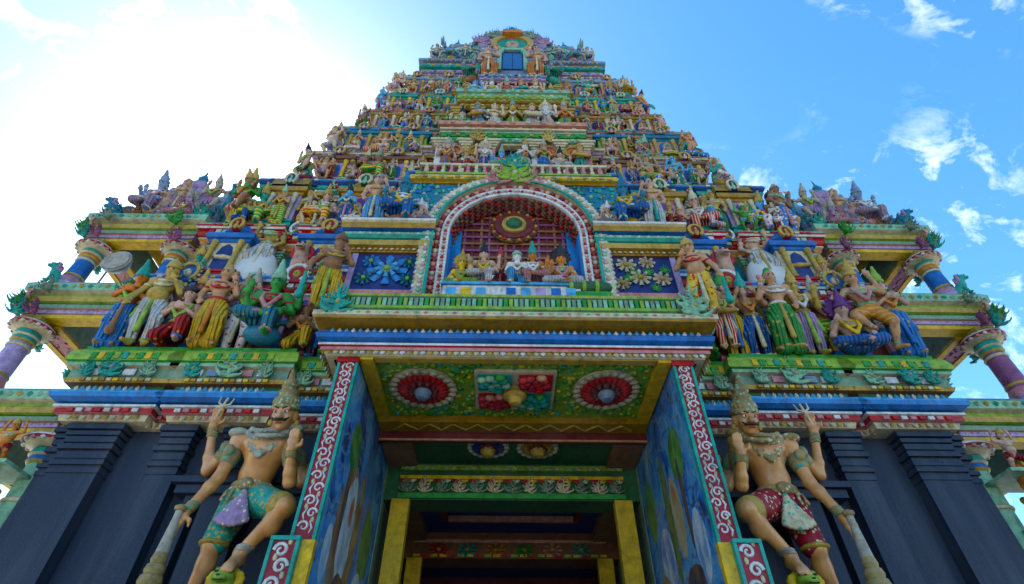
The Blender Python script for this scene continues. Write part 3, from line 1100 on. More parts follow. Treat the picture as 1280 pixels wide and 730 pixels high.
for xx in (-.3, 0, .3):
    _fi3.lathe([(.04, .94), (.06, .97), (.03, .99), (.045, 1.02), (.0, 1.09)], (xx, -.06, 0), 'cream', 8)
kit('shala', shrine_body=_b, gable_figure=_gf, plinth=_base, niche=_niche, left_column=_col1, right_column=_col2, cornice=_cor, neck=_neck, roof=_vault, roof_gable=_gb, gable_rim=_gr, finial=_fi3)

# stepped spire with knobbed tiers, unit wide and high
_sp, _kn = MB(), MB()
for _t in range(5):
    _w = .5 - .085 * _t
    _sp.b2(-_w, _w, -_w, _w, .17 * _t, .17 * _t + .10, 'cream')
    _sp.b2(-_w + .05, _w - .05, -_w + .05, _w - .05, .17 * _t + .10, .17 * _t + .172, 'cream')
    for _q in range(-2, 3):
        _kn.ball((_q * _w * .45, -_w, .17 * _t + .13), (.07, .06, .07), 'cream', 6, 4)
        _kn.ball((_w, _q * _w * .45, .17 * _t + .13), (.06, .07, .07), 'cream', 6, 4)
        _kn.ball((-_w, _q * _w * .45, .17 * _t + .13), (.06, .07, .07), 'cream', 6, 4)
_sf = MB().lathe([(.12, .86), (.15, .90), (.07, .94), (.10, .99), (.03, 1.06), (.0, 1.16)], (0, 0, 0), 'cream', 8)
kit('spire', spire=_sp, knobs=_kn, finial=_sf)

# flattened pilaster with base and bracket capital, unit high
_p = MB().b2(-.05, .05, -.06, .02, .1, .78, 'cream')
kit('pilaster', pilaster=_p, base=MB().b2(-.075, .075, -.085, .02, 0, .05, 'cream').b2(-.065, .065, -.075, .02, .051, .1, 'cream'),
    capital=MB().b2(-.06, .06, -.07, .02, .78, .83, 'cream').b2(-.085, .085, -.095, .02, .831, .88, 'cream').b2(-.12, .12, -.11, .02, .881, .94, 'cream').b2(-.15, .15, -.13, .02, .941, 1.0, 'cream'))

# acroterion: carved acanthus with uneven pointed, curling lobes, in three hands
for _v in range(3):
    _r = random.Random(50 + _v)
    _s = MB()
    _s.tube([(0, -.05, .0), (_r.uniform(-.04, .04), -.12, .35), (_r.uniform(-.06, .06), -.10, .70), (_r.uniform(-.1, .1), -.18, 1.0)], [.12, .10, .06, .012], 'cream', 6)
    for (z, L, w) in ((.0, .46, .085), (.12, .40, .08), (.24, .42, .075), (.36, .32, .07), (.48, .30, .06), (.60, .2, .05), (.70, .15, .04)):
        for q in (-1, 1):
            L2, w2, z2 = L * _r.uniform(.65, 1.1), w * _r.uniform(.8, 1.2), z + _r.uniform(-.04, .05)
            up = _r.uniform(.02, .26)
            yy = _r.uniform(-.05, .03)
            pts = [(0, -.08, z2), (q * L2 * .5, -.13 + yy, z2 + .02), (q * L2 * .9, -.13 + yy, z2 + up * .6), (q * L2 * 1.05, -.20 + yy, z2 + up), (q * L2 * .9, -.27 + yy, z2 + up * 1.25)]
            _s.tube(pts, [w2 * .6, w2, w2 * .75, w2 * .4, .008], 'cream', 5)
    kit('leaf%d' % _v, leaf=_s, boss=MB().ball((.02, -.20, .30), (.06, .05, .08), 'cream', 7, 5))

# eight-petal flower boss facing -Y, unit diameter
_fp = MB()
for k in range(8):
    a = k * math.pi / 4
    _fp.add([(.1 * math.cos(a + .5), 0, .1 * math.sin(a + .5)), (.5 * math.cos(a + .22), -.03, .5 * math.sin(a + .22)), (.54 * math.cos(a), -.09, .54 * math.sin(a)), (.5 * math.cos(a - .22), -.03, .5 * math.sin(a - .22)), (.1 * math.cos(a - .5), 0, .1 * math.sin(a - .5)), (.25 * math.cos(a), -.13, .25 * math.sin(a))],
            [(1, 0, 5), (2, 1, 5), (3, 2, 5), (4, 3, 5), (0, 4, 5)], 'cream')
kit('flower', flower=_fp, flower_heart=MB().ball((0, -.07, 0), (.14, .09, .14), 'cream', 8, 5))


# ------------------------------------------------------------------ base cornice
BAYS0 = ((3.86, 4.62, .15), (2.62, 3.52, .15), (0, 1.80, .25))
plan0 = plan_front(4.62, YW, 12.25, BAYS0[:2])
PL0 = [[p for p in plan0 if p[0] < 0] + [(-1.64, YW)], [(1.64, YW)] + [p for p in plan0 if p[0] > 0]]
PROF0 = [(-.2, 4.50), (.06, 4.50), (.08, 4.56), (.12, 4.565), (.12, 4.62), (.145, 4.625), (.145, 4.65), (.09, 4.655), (.09, 4.675), (.15, 4.68), (.20, 4.71), (.215, 4.755), (.19, 4.80), (.14, 4.83), (.11, 4.84),
         (.11, 4.89), (.17, 4.90), (.19, 4.94), (.17, 4.95), (.17, 5.08), (.22, 5.09), (.22, 5.13), (.25, 5.14), (.26, 5.18), (.23, 5.28), (.17, 5.34), (.17, 5.38), (-.4, 5.385)]
MT0 = ['cream', 'cream', 'pink', 'red', 'white', 'white', 'navy', 'navy', 'azure', 'blue', 'azure', 'sky_blue', 'sky_blue', 'deepgreen', 'deepgreen', 'brown', 'gold', 'cream', 'sage', 'cream', 'mint', 'green', 'lime', 'lime', 'lime', 'green', 'deepgreen', 'sage']
for plan_ in PL0:
    cor = part(MB().sweep(plan_, PROF0, MT0), 'cornice')
    part(petal_row(plan_, .085, 4.555, .075, .06, .075, .03, ['cream', 'gold', 'cream', 'salmon']), 'hanging_petals', cor, 'stuff')
    part(petal_row(plan_, .20, 4.765, .062, .046, .075, .026, ['white', 'sky_blue'], shape='bead'), 'bead_row', cor, 'stuff')
    part(petal_row(plan_, .18, 4.98, .17, .13, .08, .016, ['white', 'steel', 'white', 'pink'], shape='block'), 'plaque_row', cor, 'stuff')
    part(petal_row(plan_, .245, 5.15, .085, .06, .08, .022, ['lime', 'green', 'yellow', 'green', 'lime', 'teal'], shape='block'), 'upper_bead_row', cor, 'stuff')
    part(petal_row(plan_, .19, 4.90, .07, .05, .035, .02, ['yellow', 'ochre', 'cream'], shape='block'), 'gold_block_row', cor, 'stuff')
    part(petal_row(plan_, .12, 4.57, .09, .06, .04, .02, ['white', 'pink', 'red'], shape='block'), 'pink_block_row', cor, 'stuff')
for s in (-1, 1):
    for (x, y) in ((4.33, .15), (3.07, .15), (3.72, 0), (2.3, 0), (4.58, .15), (3.92,.15), (3.46, .15), (2.68, .15)):
        place_kit('leaf', 'corner_leaf', (s * x, YW - y - .19, 4.97), (.30, .3, .30) if abs(x) in (4.33, 3.07) else (.2, .3, .24), {'leaf': 'teal' if x in (4.33, 4.58, 3.46) else 'mint', 'boss': 'gold' if x < 4 else 'pink'}, cor)

# ------------------------------------------------------------------ upper tiers: (ledge z, next ledge z, ledge lip y, half width of lip)
LED = [(5.38, 4.85, 4.98), (6.60, 5.00, 4.74), (7.83, 5.15, 4.36), (9.22, 5.31, 3.80), (10.31, 5.45, 3.58), (11.45, 5.58, 3.26), (12.35, 5.68, 3.06), (13.42, 5.82, 2.90), (14.65, 5.97, 2.66)]
YAX = 8.75
CB = [2.0, 2.0, 1.5, 1.45, 1.25, 1.2, 1.06, .95]           # half width of the centre bay at each tier
WALLC = ['maroon', 'bluegreen', 'navy', 'plum', 'deepgreen', 'maroon', 'bluegreen', 'umber']
SCH = [  # cornice colours, bottom to top: soffit, fascia, thin line, roll, line, top fascia, coping
    ['salmon', 'pink', 'white', 'red', 'white', 'blue', 'steel'],
    ['cream', 'orange', 'cream', 'red', 'white', 'red', 'mint'],
    ['ochre', 'gold', 'white', 'teal', 'navy', 'blue', 'mint'],
    ['brown', 'ochre', 'cream', 'mauve', 'white', 'gold', 'sage'],
    ['teal', 'mint', 'cream', 'salmon', 'pink', 'teal', 'steel'],
    ['ochre', 'gold', 'white', 'blue', 'pink', 'lime', 'mint'],
    ['mauve', 'lilac', 'cream', 'teal', 'gold', 'mauve', 'steel'],
    ['salmon', 'gold', 'white', 'bluegreen', 'cream', 'steel', 'sage'],
]
SKIN = ['tan', 'tan', 'rose', 'tan', 'ivory', 'rose', 'umber', 'teal', 'sky_blue', 'green', 'rose', 'gold']
CLOTH = ['yellow', 'green', 'white', 'blue', 'red', 'teal', 'orange', 'lilac', 'crimson', 'mint', ('white', 'dots', 'red'), ('yellow', 'bands', 'red'), ('green', 'bands', 'yellow'), ('red', 'pleats', 'cream'), ('blue', 'dots', 'cream'), ('pink', 'pleats', 'white'), ('teal', 'bands', 'gold')]
CROWN = ['gold', 'gold', 'mint', 'cream', 'gold', 'sage', 'gold', 'black', 'stone']

TIER_WALLS = []
for k in range(8):
    z0, ly, lhw = LED[k]
    z1, ly1, lhw1 = LED[k + 1]
    wy, whw = ly + .36, lhw - .34
    yb = 2 * YAX - wy
    cb = CB[k]
    proj = .30 if k < 3 else .26
    f1 = whw * .60
    bays = ((whw * .80, whw, .10), (f1 - .30, f1 + .30, .10), (0, cb, proj))
    pl = plan_front(whw, wy, yb, bays)
    sc = SCH[k]
    hc = min(.40, (z1 - z0) * (.34 if k < 2 else .27))
    zc = z1 - hc
    w = MB()
    w.sweep(pl, [(0, z0 - .02), (.05, z0 - .02), (.05, z0 + .06), (.02, z0 + .08), (.02, z0 + .13), (0, z0 + .14), (0, zc + .02)], [sc[4], sc[3], sc[2], sc[1], sc[5], WALLC[k]])
    w.add([(-whw, wy, zc), (whw, wy, zc), (whw, yb, zc), (-whw, yb, zc)], [(0, 1, 2, 3)], 'stone')
    wall = part(w, 'tier_wall')
    TIER_WALLS.append((wall, wy, whw, z0, zc, z1))
    o = max(.12, wy - .0 - ly1)      # reach of the next ledge
    u = hc
    prof = [(-.05, zc), (.04, zc), (.05, zc + .10 * u), (o * .45, zc + .12 * u), (o * .5, zc + .26 * u), (o * .62, zc + .28 * u), (o * .62, zc + .34 * u), (o * .5, zc + .36 * u), (o * .72, zc + .42 * u), (o * .82, zc + .52 * u), (o * .74, zc + .64 * u), (o * .6, zc + .66 * u),
            (o * .9, zc + .70 * u), (o, zc + .76 * u), (o * .97, zc + .90 * u), (o * .9, z1), (-.6, z1 + .002)]
    mats_ = [sc[0], sc[1], sc[0], sc[1], sc[2], sc[2], sc[0], sc[3], sc[3], sc[3], sc[4], sc[5], sc[4], sc[5], sc[6], 'stone']
    cor = part(MB().sweep(pl, prof, mats_), 'cornice')
    part(petal_row(pl, o * .45, zc + .12 * u, .085, .065, .06, .025, [sc[2], sc[5], sc[2], 'gold']), 'hanging_petals', cor, 'stuff')
    part(petal_row(pl, o * .97, zc + .77 * u, .085, .06, .10 * u, .022, [sc[2], sc[3], sc[5], 'gold', sc[5]], shape='block'), 'bead_row', cor, 'stuff')
    part(petal_row(pl, o * .78, zc + .46 * u, .10, .075, .16 * u, .03, [sc[3], sc[4], sc[1], sc[3], 'cream', sc[6]], shape='block'), 'roll_blocks', cor, 'stuff')
    part(petal_row(pl, .02, z0 + .015, .10, .07, .05, .05, [sc[3], 'cream', sc[5], 'gold'], shape='block'), 'foot_blocks', wall, 'stuff')
    # gables sitting on the cornice
    xs = [whw * .90, f1, (cb + f1) / 2 - .05, whw * .72]
    for i, x in enumerate(xs):
        if i < 2 and k >= 1:
            continue
        for s in (-1, 1):
            pr_ = .10 if i < 2 else 0
            place_kit('gable', 'cornice_gable', (s * x, wy - pr_ - o * .92, zc + .55 * u), (.30 if i < 2 else .24, .30, .34 if i < 2 else .28),
                      {'gable_field': ['blue', 'red', 'teal', 'purple'][(i + k) % 4], 'gable_rim': ['gold', 'white', 'pink', 'mint'][(i + 2 * k) % 4], 'flame_edge': ['mint', 'cream', 'teal', 'lilac'][(i + k) % 4],
                       'face': ['cream', 'gold', 'rose'][(i + k) % 3], 'finial': 'gold'}, cor)
    # pilasters on the wall
    n = max(3, int(whw / .55))
    for i in range(n):
        x = cb + .12 + (whw - cb - .2) * i / (n - 1)
        for s in (-1, 1):
            pr_ = .10 if x > whw * .80 or abs(x - f1) < .3 else 0
            place_kit('pilaster', 'pilaster', (s * x, wy - pr_, z0 + .12), (.62, .9, zc - z0 - .13),
                      {'pilaster': ['pink', 'lime', 'lilac', 'salmon', 'sky_blue', 'gold', 'mint', 'pink'][(k + i) % 8], 'base': sc[5], 'capital': ['gold', 'cream', 'mint'][(i + k) % 3]}, wall)
    # miniature shrines: tall ones beside the centre bay and at the corners
    rc = [('teal', 'gold'), ('blue', 'gold'), ('ochre', 'cream'), ('brown', 'gold'), ('bluegreen', 'gold'), ('ochre', 'pink'), ('teal', 'cream'), ('steel', 'gold')][k]
    if k >= 1:
        hh = (z1 - z0) * 1.02
        for (x, kd, wd) in ((f1, 'kuta', .70), (whw * .90, 'kuta' if k % 2 else 'shala', .62)):
            for s in (-1, 1):
                bc = ['mauve', 'cream', 'pink', 'lilac', 'lime', 'salmon', 'mint', 'pink'][(k + (kd == 'shala')) % 8]
                place_kit(kd, 'miniature_shrine', (s * x, wy - .14, z0 + .0), (wd, .58, hh * 1.04),
                          {'shrine_body': bc, 'plinth': sc[3], 'niche': ['blue', 'navy', 'purple', 'blue'][k % 4], 'left_column': ['yellow', 'gold', 'cream'][k % 3], 'right_column': ['yellow', 'gold', 'cream'][k % 3],
                           'cornice': rc[0], 'neck': 'pink', 'roof': rc[0], 'roof_gable': ['blue', 'crimson', 'deepgreen', 'purple', 'navy', 'maroon'][(k + (kd == 'shala') * 2) % 6], 'gable_rim': rc[1], 'finial': 'gold', 'gable_figure': ['rose', 'gold', 'mint', 'ivory'][k % 4]})
        # side faces
        for s in (-1, 1):
            for yy in (wy + .8, wy + 1.9):
                if yy < yb - .4:
                    place_kit('kuta', 'miniature_shrine', (s * (whw + .04), yy, z0), (.5, .5, hh), {'shrine_body': 'mint', 'plinth': sc[3], 'niche': 'navy', 'left_column': 'gold', 'right_column': 'gold', 'cornice': rc[0], 'neck': 'pink', 'roof': rc[0], 'roof_gable': 'blue', 'gable_rim': rc[1]}, TOWER, s * math.pi / 2)
# solid core
core = MB()
for k in range(8):
    wall, wy, whw, z0, zc, z1 = TIER_WALLS[k]
    core.b2(-whw + .1, whw - .1, wy + .1, 2 * YAX - wy - .1, z0 - .3, z1 - .02 + .3, 'stone')
part(core, 'core')

# ------------------------------------------------------------------ porch: canopy, jambs, ceiling
ZC = 4.66
YC = 4.03
canopy = MB()
pc = [(-1.77, 5.3), (-1.77, YC + .02), (1.77, YC + .02), (1.77, 5.3)]
canopy.sweep(pc, [(-.06, ZC), (.0, ZC), (.02, ZC + .03), (.05, ZC + .035), (.05, ZC + .07), (.075, ZC + .075), (.075, ZC + .10), (.02, ZC + .105), (.05, ZC + .12), (.10, ZC + .145), (.115, ZC + .185), (.09, ZC + .23), (.04, ZC + .255), (.0, ZC + .27), (.0, ZC + .29)],
             ['cream', 'cream', 'gold', 'pink', 'red', 'white', 'navy', 'blue', 'blue', 'blue', 'blue', 'sky_blue', 'deepgreen', 'deepgreen'])
canopy.sweep([(-1.9, 5.3), (-1.9, 3.84), (1.9, 3.84), (1.9, 5.3)], [(-.35, ZC + .29), (0, ZC + .29), (0, ZC + .31), (.02, ZC + .315), (.02, ZC + .37), (-.02, ZC + .385), (-.04, ZC + .40), (-.8, ZC + .402)], ['ochre', 'ochre', 'cream', 'cream', 'gold', 'brown', 'stone'])
can = part(canopy, 'porch_canopy')
part(petal_row(pc, .03, ZC + .035, .062, .05, .055, .025, ['cream', 'white', 'gold'], True), 'hanging_petals', can, 'stuff')
part(petal_row(pc, .095, ZC + .175, .066, .05, .085, .03, ['white', 'sky_blue'], shape='bead'), 'bead_row', can, 'stuff')
pu = [(-1.9, 5.3), (-1.9, 3.84), (1.9, 3.84), (1.9, 5.3)]
part(petal_row(pu, .02, ZC + .325, .09, .06, .04, .02, ['pink', 'cream', 'mint'], shape='bead'), 'lip_beads', can, 'stuff')
# balcony parapet of small green plaques
pp = [(-1.84, 4.6), (-1.84, 3.91), (1.84, 3.91), (1.84, 4.6)]
par = MB().sweep(pp, [(-.1, ZC + .40), (0, ZC + .40), (0, ZC + .46), (.02, ZC + .465), (.02, ZC + .50), (-.015, ZC + .505), (-.015, ZC + .62), (.02, ZC + .625), (.02, ZC + .66), (-.10, ZC + .68), (-.10, ZC + .40)], ['mint', 'green', 'mint', 'lime', 'green', 'deepgreen', 'mint', 'lime', 'mint', 'green'])
paro = part(par, 'parapet')
part(petal_row(pp, -.012, ZC + .51, .052, .036, .10, .022, ['mint', 'green', 'lime', 'mint', 'sage'], shape='block'), 'plaque_row', paro, 'stuff')
part(petal_row(pp, .02, ZC + .63, .05, .03, .03, .018, ['cream', 'yellow'], shape='bead'), 'bead_row', paro, 'stuff')
for s in (-1, 1):
    place_kit('leaf', 'corner_leaf', (s * 1.72, 3.86, ZC + .36), (.36, .3, .36), {'leaf': 'teal' if s < 0 else 'mint', 'boss': 'gold'}, paro)
    place_kit('leaf', 'corner_leaf', (s * 1.86, 4.15, ZC + .36), (.26, .3, .30), {'leaf': 'teal', 'boss': 'pink'}, paro)

# ceiling under the canopy
ceil = MB()
ceil.b2(-1.46, 1.46, YC + .03, 5.14, ZC + .03, ZC + .06, 'lime')
ce = part(ceil, 'porch_ceiling')
for s in (-1, 1):
    part(MB().b2(s * 1.33, s * 1.455, YC + .03, 5.14, ZC - .03, ZC + .029, 'yellow'), 'edge_strip', ce)
part(MB().b2(-1.325, 1.325, YC + .03, YC + .10, ZC - .015, ZC + .029, 'gold'), 'edge_strip', ce)
rnd = random.Random(4)
st = MB()
for _ in range(620):
    x, y = rnd.uniform(-1.31, 1.31), rnd.uniform(YC + .12, 5.12)
    if math.hypot(abs(x) - .92, y - 4.6) < .35 or (abs(x) < .42 and 4.25 < y < 4.95):
        continue
    st.ball((x, y, ZC + .03), (rnd.uniform(.02, .045), rnd.uniform(.02, .045), rnd.uniform(.012, .03)), rnd.choice(['lime', 'lime', 'green', 'lime', 'lime', 'yellow', 'green', 'teal']), 5, 3)
part(st, 'leaf_relief', ce, 'stuff')


def rosette(parent, c, r, inner, outer, rim, heart, n=22):
    base = MB().lathe([(r * .98, -.0), (r * .98, -.02)], (0, 0, 0), rim, 28)
    bo = part(base, 'rosette', parent)
    bo.location = c
    for q, (r0, r1, m, dz) in enumerate(((.70, 1.02, rim, -.045), (.22, .80, outer, -.055), (.14, .5, inner, -.075))):
        first = None
        nn = n if q < 2 else n // 2
        for i in range(nn):
            a = 2 * math.pi * (i + .5 * q) / nn
            if first is None:
                w = math.pi / nn * .95
                pm = MB()
                pm.add([(r * r0 * math.cos(w * .8), r * r0 * math.sin(w * .8), -.02), (r * r0 * math.cos(w * .8), -r * r0 * math.sin(w * .8), -.02), (r * r1 * .93 * math.cos(w), -r * r1 * .93 * math.sin(w), -.03),
                        (r * r1, 0, -.03), (r * r1 * .93 * math.cos(w), r * r1 * .93 * math.sin(w), -.03), (r * (r0 * .4 + r1 * .6), 0, dz)],
                       [(0, 1, 5), (1, 2, 5), (2, 3, 5), (3, 4, 5), (4, 0, 5)], m)
                first = pm.build('petal', bo)
                first.rotation_euler = (0, 0, a)
            else:
                inst(first, bo, (0, 0, 0), a)
    part(MB().lathe([(.0, -.14), (.05, -.13), (.075, -.10), (.09, -.06), (.07, -.03), (.10, -.02)], (0, 0, 0), heart, 12), 'pendant', bo)
    return bo


for s in (-1, 1):
    rosette(ce, (s * .92, 4.6, ZC + .028), .34, 'maroon', 'red', 'cream', 'steel')
cp = MB().b2(-.40, .40, 4.27, 4.93, ZC - .005, ZC + .029, 'cream')
cpo = part(cp, 'centre_panel', ce)
for (sx, sy, m) in ((-1, 0, 'red'), (1, 0, 'teal'), (-1, 1, 'teal'), (1, 1, 'red')):
    x0 = sx * .20
    y0 = 4.77 if sy == 0 else 4.44
    q = MB().b2(x0 - .165, x0 + .165, y0 - .135, y0 + .135, ZC - .02, ZC - .006, m)
    qo = part(q, 'panel_square', ce)
    lf = MB()
    for i in range(13):
        a = i * 2.4
        rr = .125 * math.sqrt((i + .3) / 13)
        lf.ball((x0 + rr * 1.15 * math.cos(a), y0 + rr * math.sin(a), ZC - .022), (.058, .042, .045), rnd.choice([m, m, m, 'crimson' if m == 'red' else 'green', 'mint' if m == 'teal' else 'salmon']), 6, 4)
    part(lf, 'square_relief', ce, 'stuff')
part(MB().lathe([(.0, -.16), (.05, -.15), (.08, -.10), (.12, -.06), (.10, -.03), (.13, -.01)], (0, 4.60, ZC - .01), 'gold', 12), 'centre_pendant', ce)

# zigzag beam at the back of the porch ceiling, then the drop and the passage
pas = empty('passage', (0, 0, 0), TOWER)
zb = part(MB().b2(-1.46, 1.46, 5.14, 5.34, ZC - .045, ZC + .2, 'ochre'), 'zigzag_beam')
zz = MB()
nz_ = 20
for i in range(nz_):
    xa = -1.3 + 2.6 * i / nz_
    xb = -1.3 + 2.6 * (i + 1) / nz_
    ya, yb_ = (5.18, 5.30) if i % 2 else (5.30, 5.18)
    zz.tube([(xa, ya, ZC - .047), (xb, yb_, ZC - .047)], .014, 'gold', 5)
part(zz, 'zigzag_relief', zb, 'stuff')
bpy.data.objects.remove(pas)
pas = part(MB().b2(-1.46, 1.46, 5.342, 5.44, ZC - .13, ZC + .2, 'maroon'), 'passage_beam')
part(MB().b2(-1.46, 1.46, 5.338, 5.36, ZC - .150, ZC - .131, 'salmon'), 'beam_lip', pas)
pceil = part(MB().b2(-1.46, 1.46, 5.44, 6.06, ZC - .06, ZC + .1, 'deepgreen'), 'passage_ceiling')
for s in (-1, 1):
    part(MB().b2(s * 1.12, s * 1.455, 5.442, 6.055, ZC - .12, ZC - .061, 'umber'), 'ceiling_border', pceil)
    rosette(pceil, (s * .28, 5.62, ZC - .062), .24, 'maroon', 'navy' if s < 0 else 'ochre', 'cream', 'gold', 16)
bands = part(MB().b2(-1.46, 1.46, 6.06, 6.4, 4.16, ZC + .1, 'deepgreen'), 'inner_beam')
part(MB().b2(-1.30, 1.30, 6.02, 6.058, 4.50, 4.56, 'lime'), 'beam_band', bands)
part(MB().b2(-1.30, 1.30, 6.035, 6.058, 4.40, 4.44, 'yellow'), 'beam_band', bands)
part(petal_row([(-1.3, 6.035), (1.3, 6.035)], .0, 4.395, .10, .08, .06, .03, ['red', 'cream', 'crimson', 'yellow']), 'red_petal_row', bands, 'stuff')
part(petal_row([(-1.3, 6.055), (1.3, 6.055)], .0, 4.18, .09, .06, .04, .02, ['lime', 'yellow', 'green'], shape='block'), 'block_row', bands, 'stuff')
part(MB().b2(-1.30, 1.30, 6.03, 6.058, 4.17, 4.23, 'green'), 'beam_band', bands)
for i in range(13):
    place_kit('leaf', 'beam_leaf', (-1.2 + .2 * i, 6.055, 4.24), (.20, .25, .17), {'leaf': 'cream' if i % 2 else 'sage', 'boss': 'red'}, bands)
part(petal_row([(-1.3, 6.02), (1.3, 6.02)], .0, 4.54, .08, .06, .05, .02, ['mint', 'cream', 'lime']), 'petal_row', bands, 'stuff')
c3 = part(MB().b2(-1.46, 1.46, 6.4, 7.6, 4.36, 4.5, 'navy'), 'inner_ceiling')
part(MB().b2(-.85, .85, 7.0, 7.06, 4.29, 4.355, 'salmon'), 'ceiling_rib', c3)
for s in (-1, 1):
    part(MB().b2(s * .80, s * .88, 6.42, 7.06, 4.29, 4.353, 'maroon'), 'ceiling_rib', c3)
    part(MB().b2(s * 1.12, s * 1.455, 6.42, 7.58, 4.24, 4.355, 'umber'), 'ceiling_border', c3)
b4 = part(MB().b2(-1.46, 1.46, 7.6, 8.0, 4.03, 4.5, 'brown'), 'far_beam')
for i in range(6):
    place_kit('flower', 'beam_flower', (-.95 + .38 * i, 7.59, 4.13), (.25, .3, .17), {'flower': ['red', 'teal', 'orange', 'green', 'salmon', 'teal'][i], 'flower_heart': 'gold'}, b4)
part(MB().b2(-1.3, 1.3, 7.57, 7.598, 4.22, 4.26, 'salmon'), 'beam_band', b4)
part(petal_row([(-1.3, 7.59), (1.3, 7.59)], .0, 4.04, .12, .09, .035, .02, ['yellow', 'red', 'lime'], shape='block'), 'block_row', b4, 'stuff')
part(MB().b2(-1.46, 1.46, 8.0, 9.0, 4.2, 4.5, 'navy'), 'far_ceiling')
fw = part(MB().b2(-1.46, 1.46, 9.0, 9.2, 0.0, 4.5, 'maroon'), 'added_far_wall')  # end wall added to close the passage and keep it dark
part(MB().b2(-1.2, 1.2, 8.96, 8.998, 3.72, 3.9, 'navy'), 'wall_band', fw)
part(MB().b2(-1.0, 1.0, 8.95, 8.998, 0.16, 3.6, 'brown'), 'added_door_leaf', fw)  # closed door added along with the wall, against light from behind
for s in (-1, 1):
    for yy, nm in ((6.02, 'door_post'), (7.56, 'door_post')):
        part(MB().b2(s * 1.16, s * 1.36, yy, yy + .12, .16, 4.155 if yy < 7 else 4.025, 'yellow'), nm)
    part(MB().b2(s * 1.462, s * 1.70, 6.02, 9.2, .16, 4.75, 'sage'), 'passage_wall')

# porch side walls with painted murals, framed front edges in red with white scrolls
_BR, _GN, _LG, _WH, _DK, _OC = (.16, .07, .03), (.02, .12, .03), (.12, .26, .05), (.46, .50, .50), (.01, .03, .07), (.34, .22, .08)
MAT['mural_left'] = mural('mural_left', 3.1, [
    (5.35, 3.9, .30, .42, (.03, .10, .22), (.06, .18, .34)), (4.80, 3.25, .34, .62, _BR, (.26, .16, .10)), (4.85, 3.35, .22, .46, (.20, .30, .36), _WH), (4.62, 3.62, .06, .60, _BR, _DK), (4.60, 4.02, .17, .22, _GN, _LG),
    (4.40, 3.05, .10, .22, _WH, (.2, .34, .46)), (5.15, 3.45, .10, .55, _OC, _BR), (5.62, 3.5, .22, .34, _GN, _LG), (5.55, 3.0, .2, .22, _WH, (.26, .36, .44)), (4.98, 2.85, .3, .18, _DK, _BR), (4.9, 3.55, .06, .14, (.40, .05, .05), _OC)])
MAT['mural_right'] = mural('mural_right', 8.7, [
    (4.58, 3.98, .20, .24, _GN, _LG), (4.60, 3.55, .045, .40, _BR, _DK), (4.86, 3.52, .15, .36, _OC, (.40, .34, .22)), (4.88, 3.72, .07, .10, (.34, .12, .06), _OC), (4.42, 3.12, .15, .28, (.10, .22, .40), _WH), (5.10, 3.6, .10, .6, (.16, .17, .05), _GN),
    (5.40, 3.3, .22, .30, (.05, .16, .40), _WH), (5.7, 3.9, .18, .3, _GN, _LG), (4.75, 2.92, .26, .16, _BR, _DK), (5.62, 3.0, .16, .26, _OC, _BR)])


def spiral(cx, cz, r, turns, sgn, y, mb, m, rad):
    pts = []
    n = 14
    for i in range(n + 1):
        t = i / n
        a = sgn * (turns * 2 * math.pi * t) + (0 if sgn > 0 else math.pi)
        rr = r * (1 - .75 * t)
        pts.append((cx + rr * math.cos(a), y, cz + rr * math.sin(a)))
    mb.tube(pts, [rad * (1 - .4 * i / n) for i in range(n + 1)], m, 5)


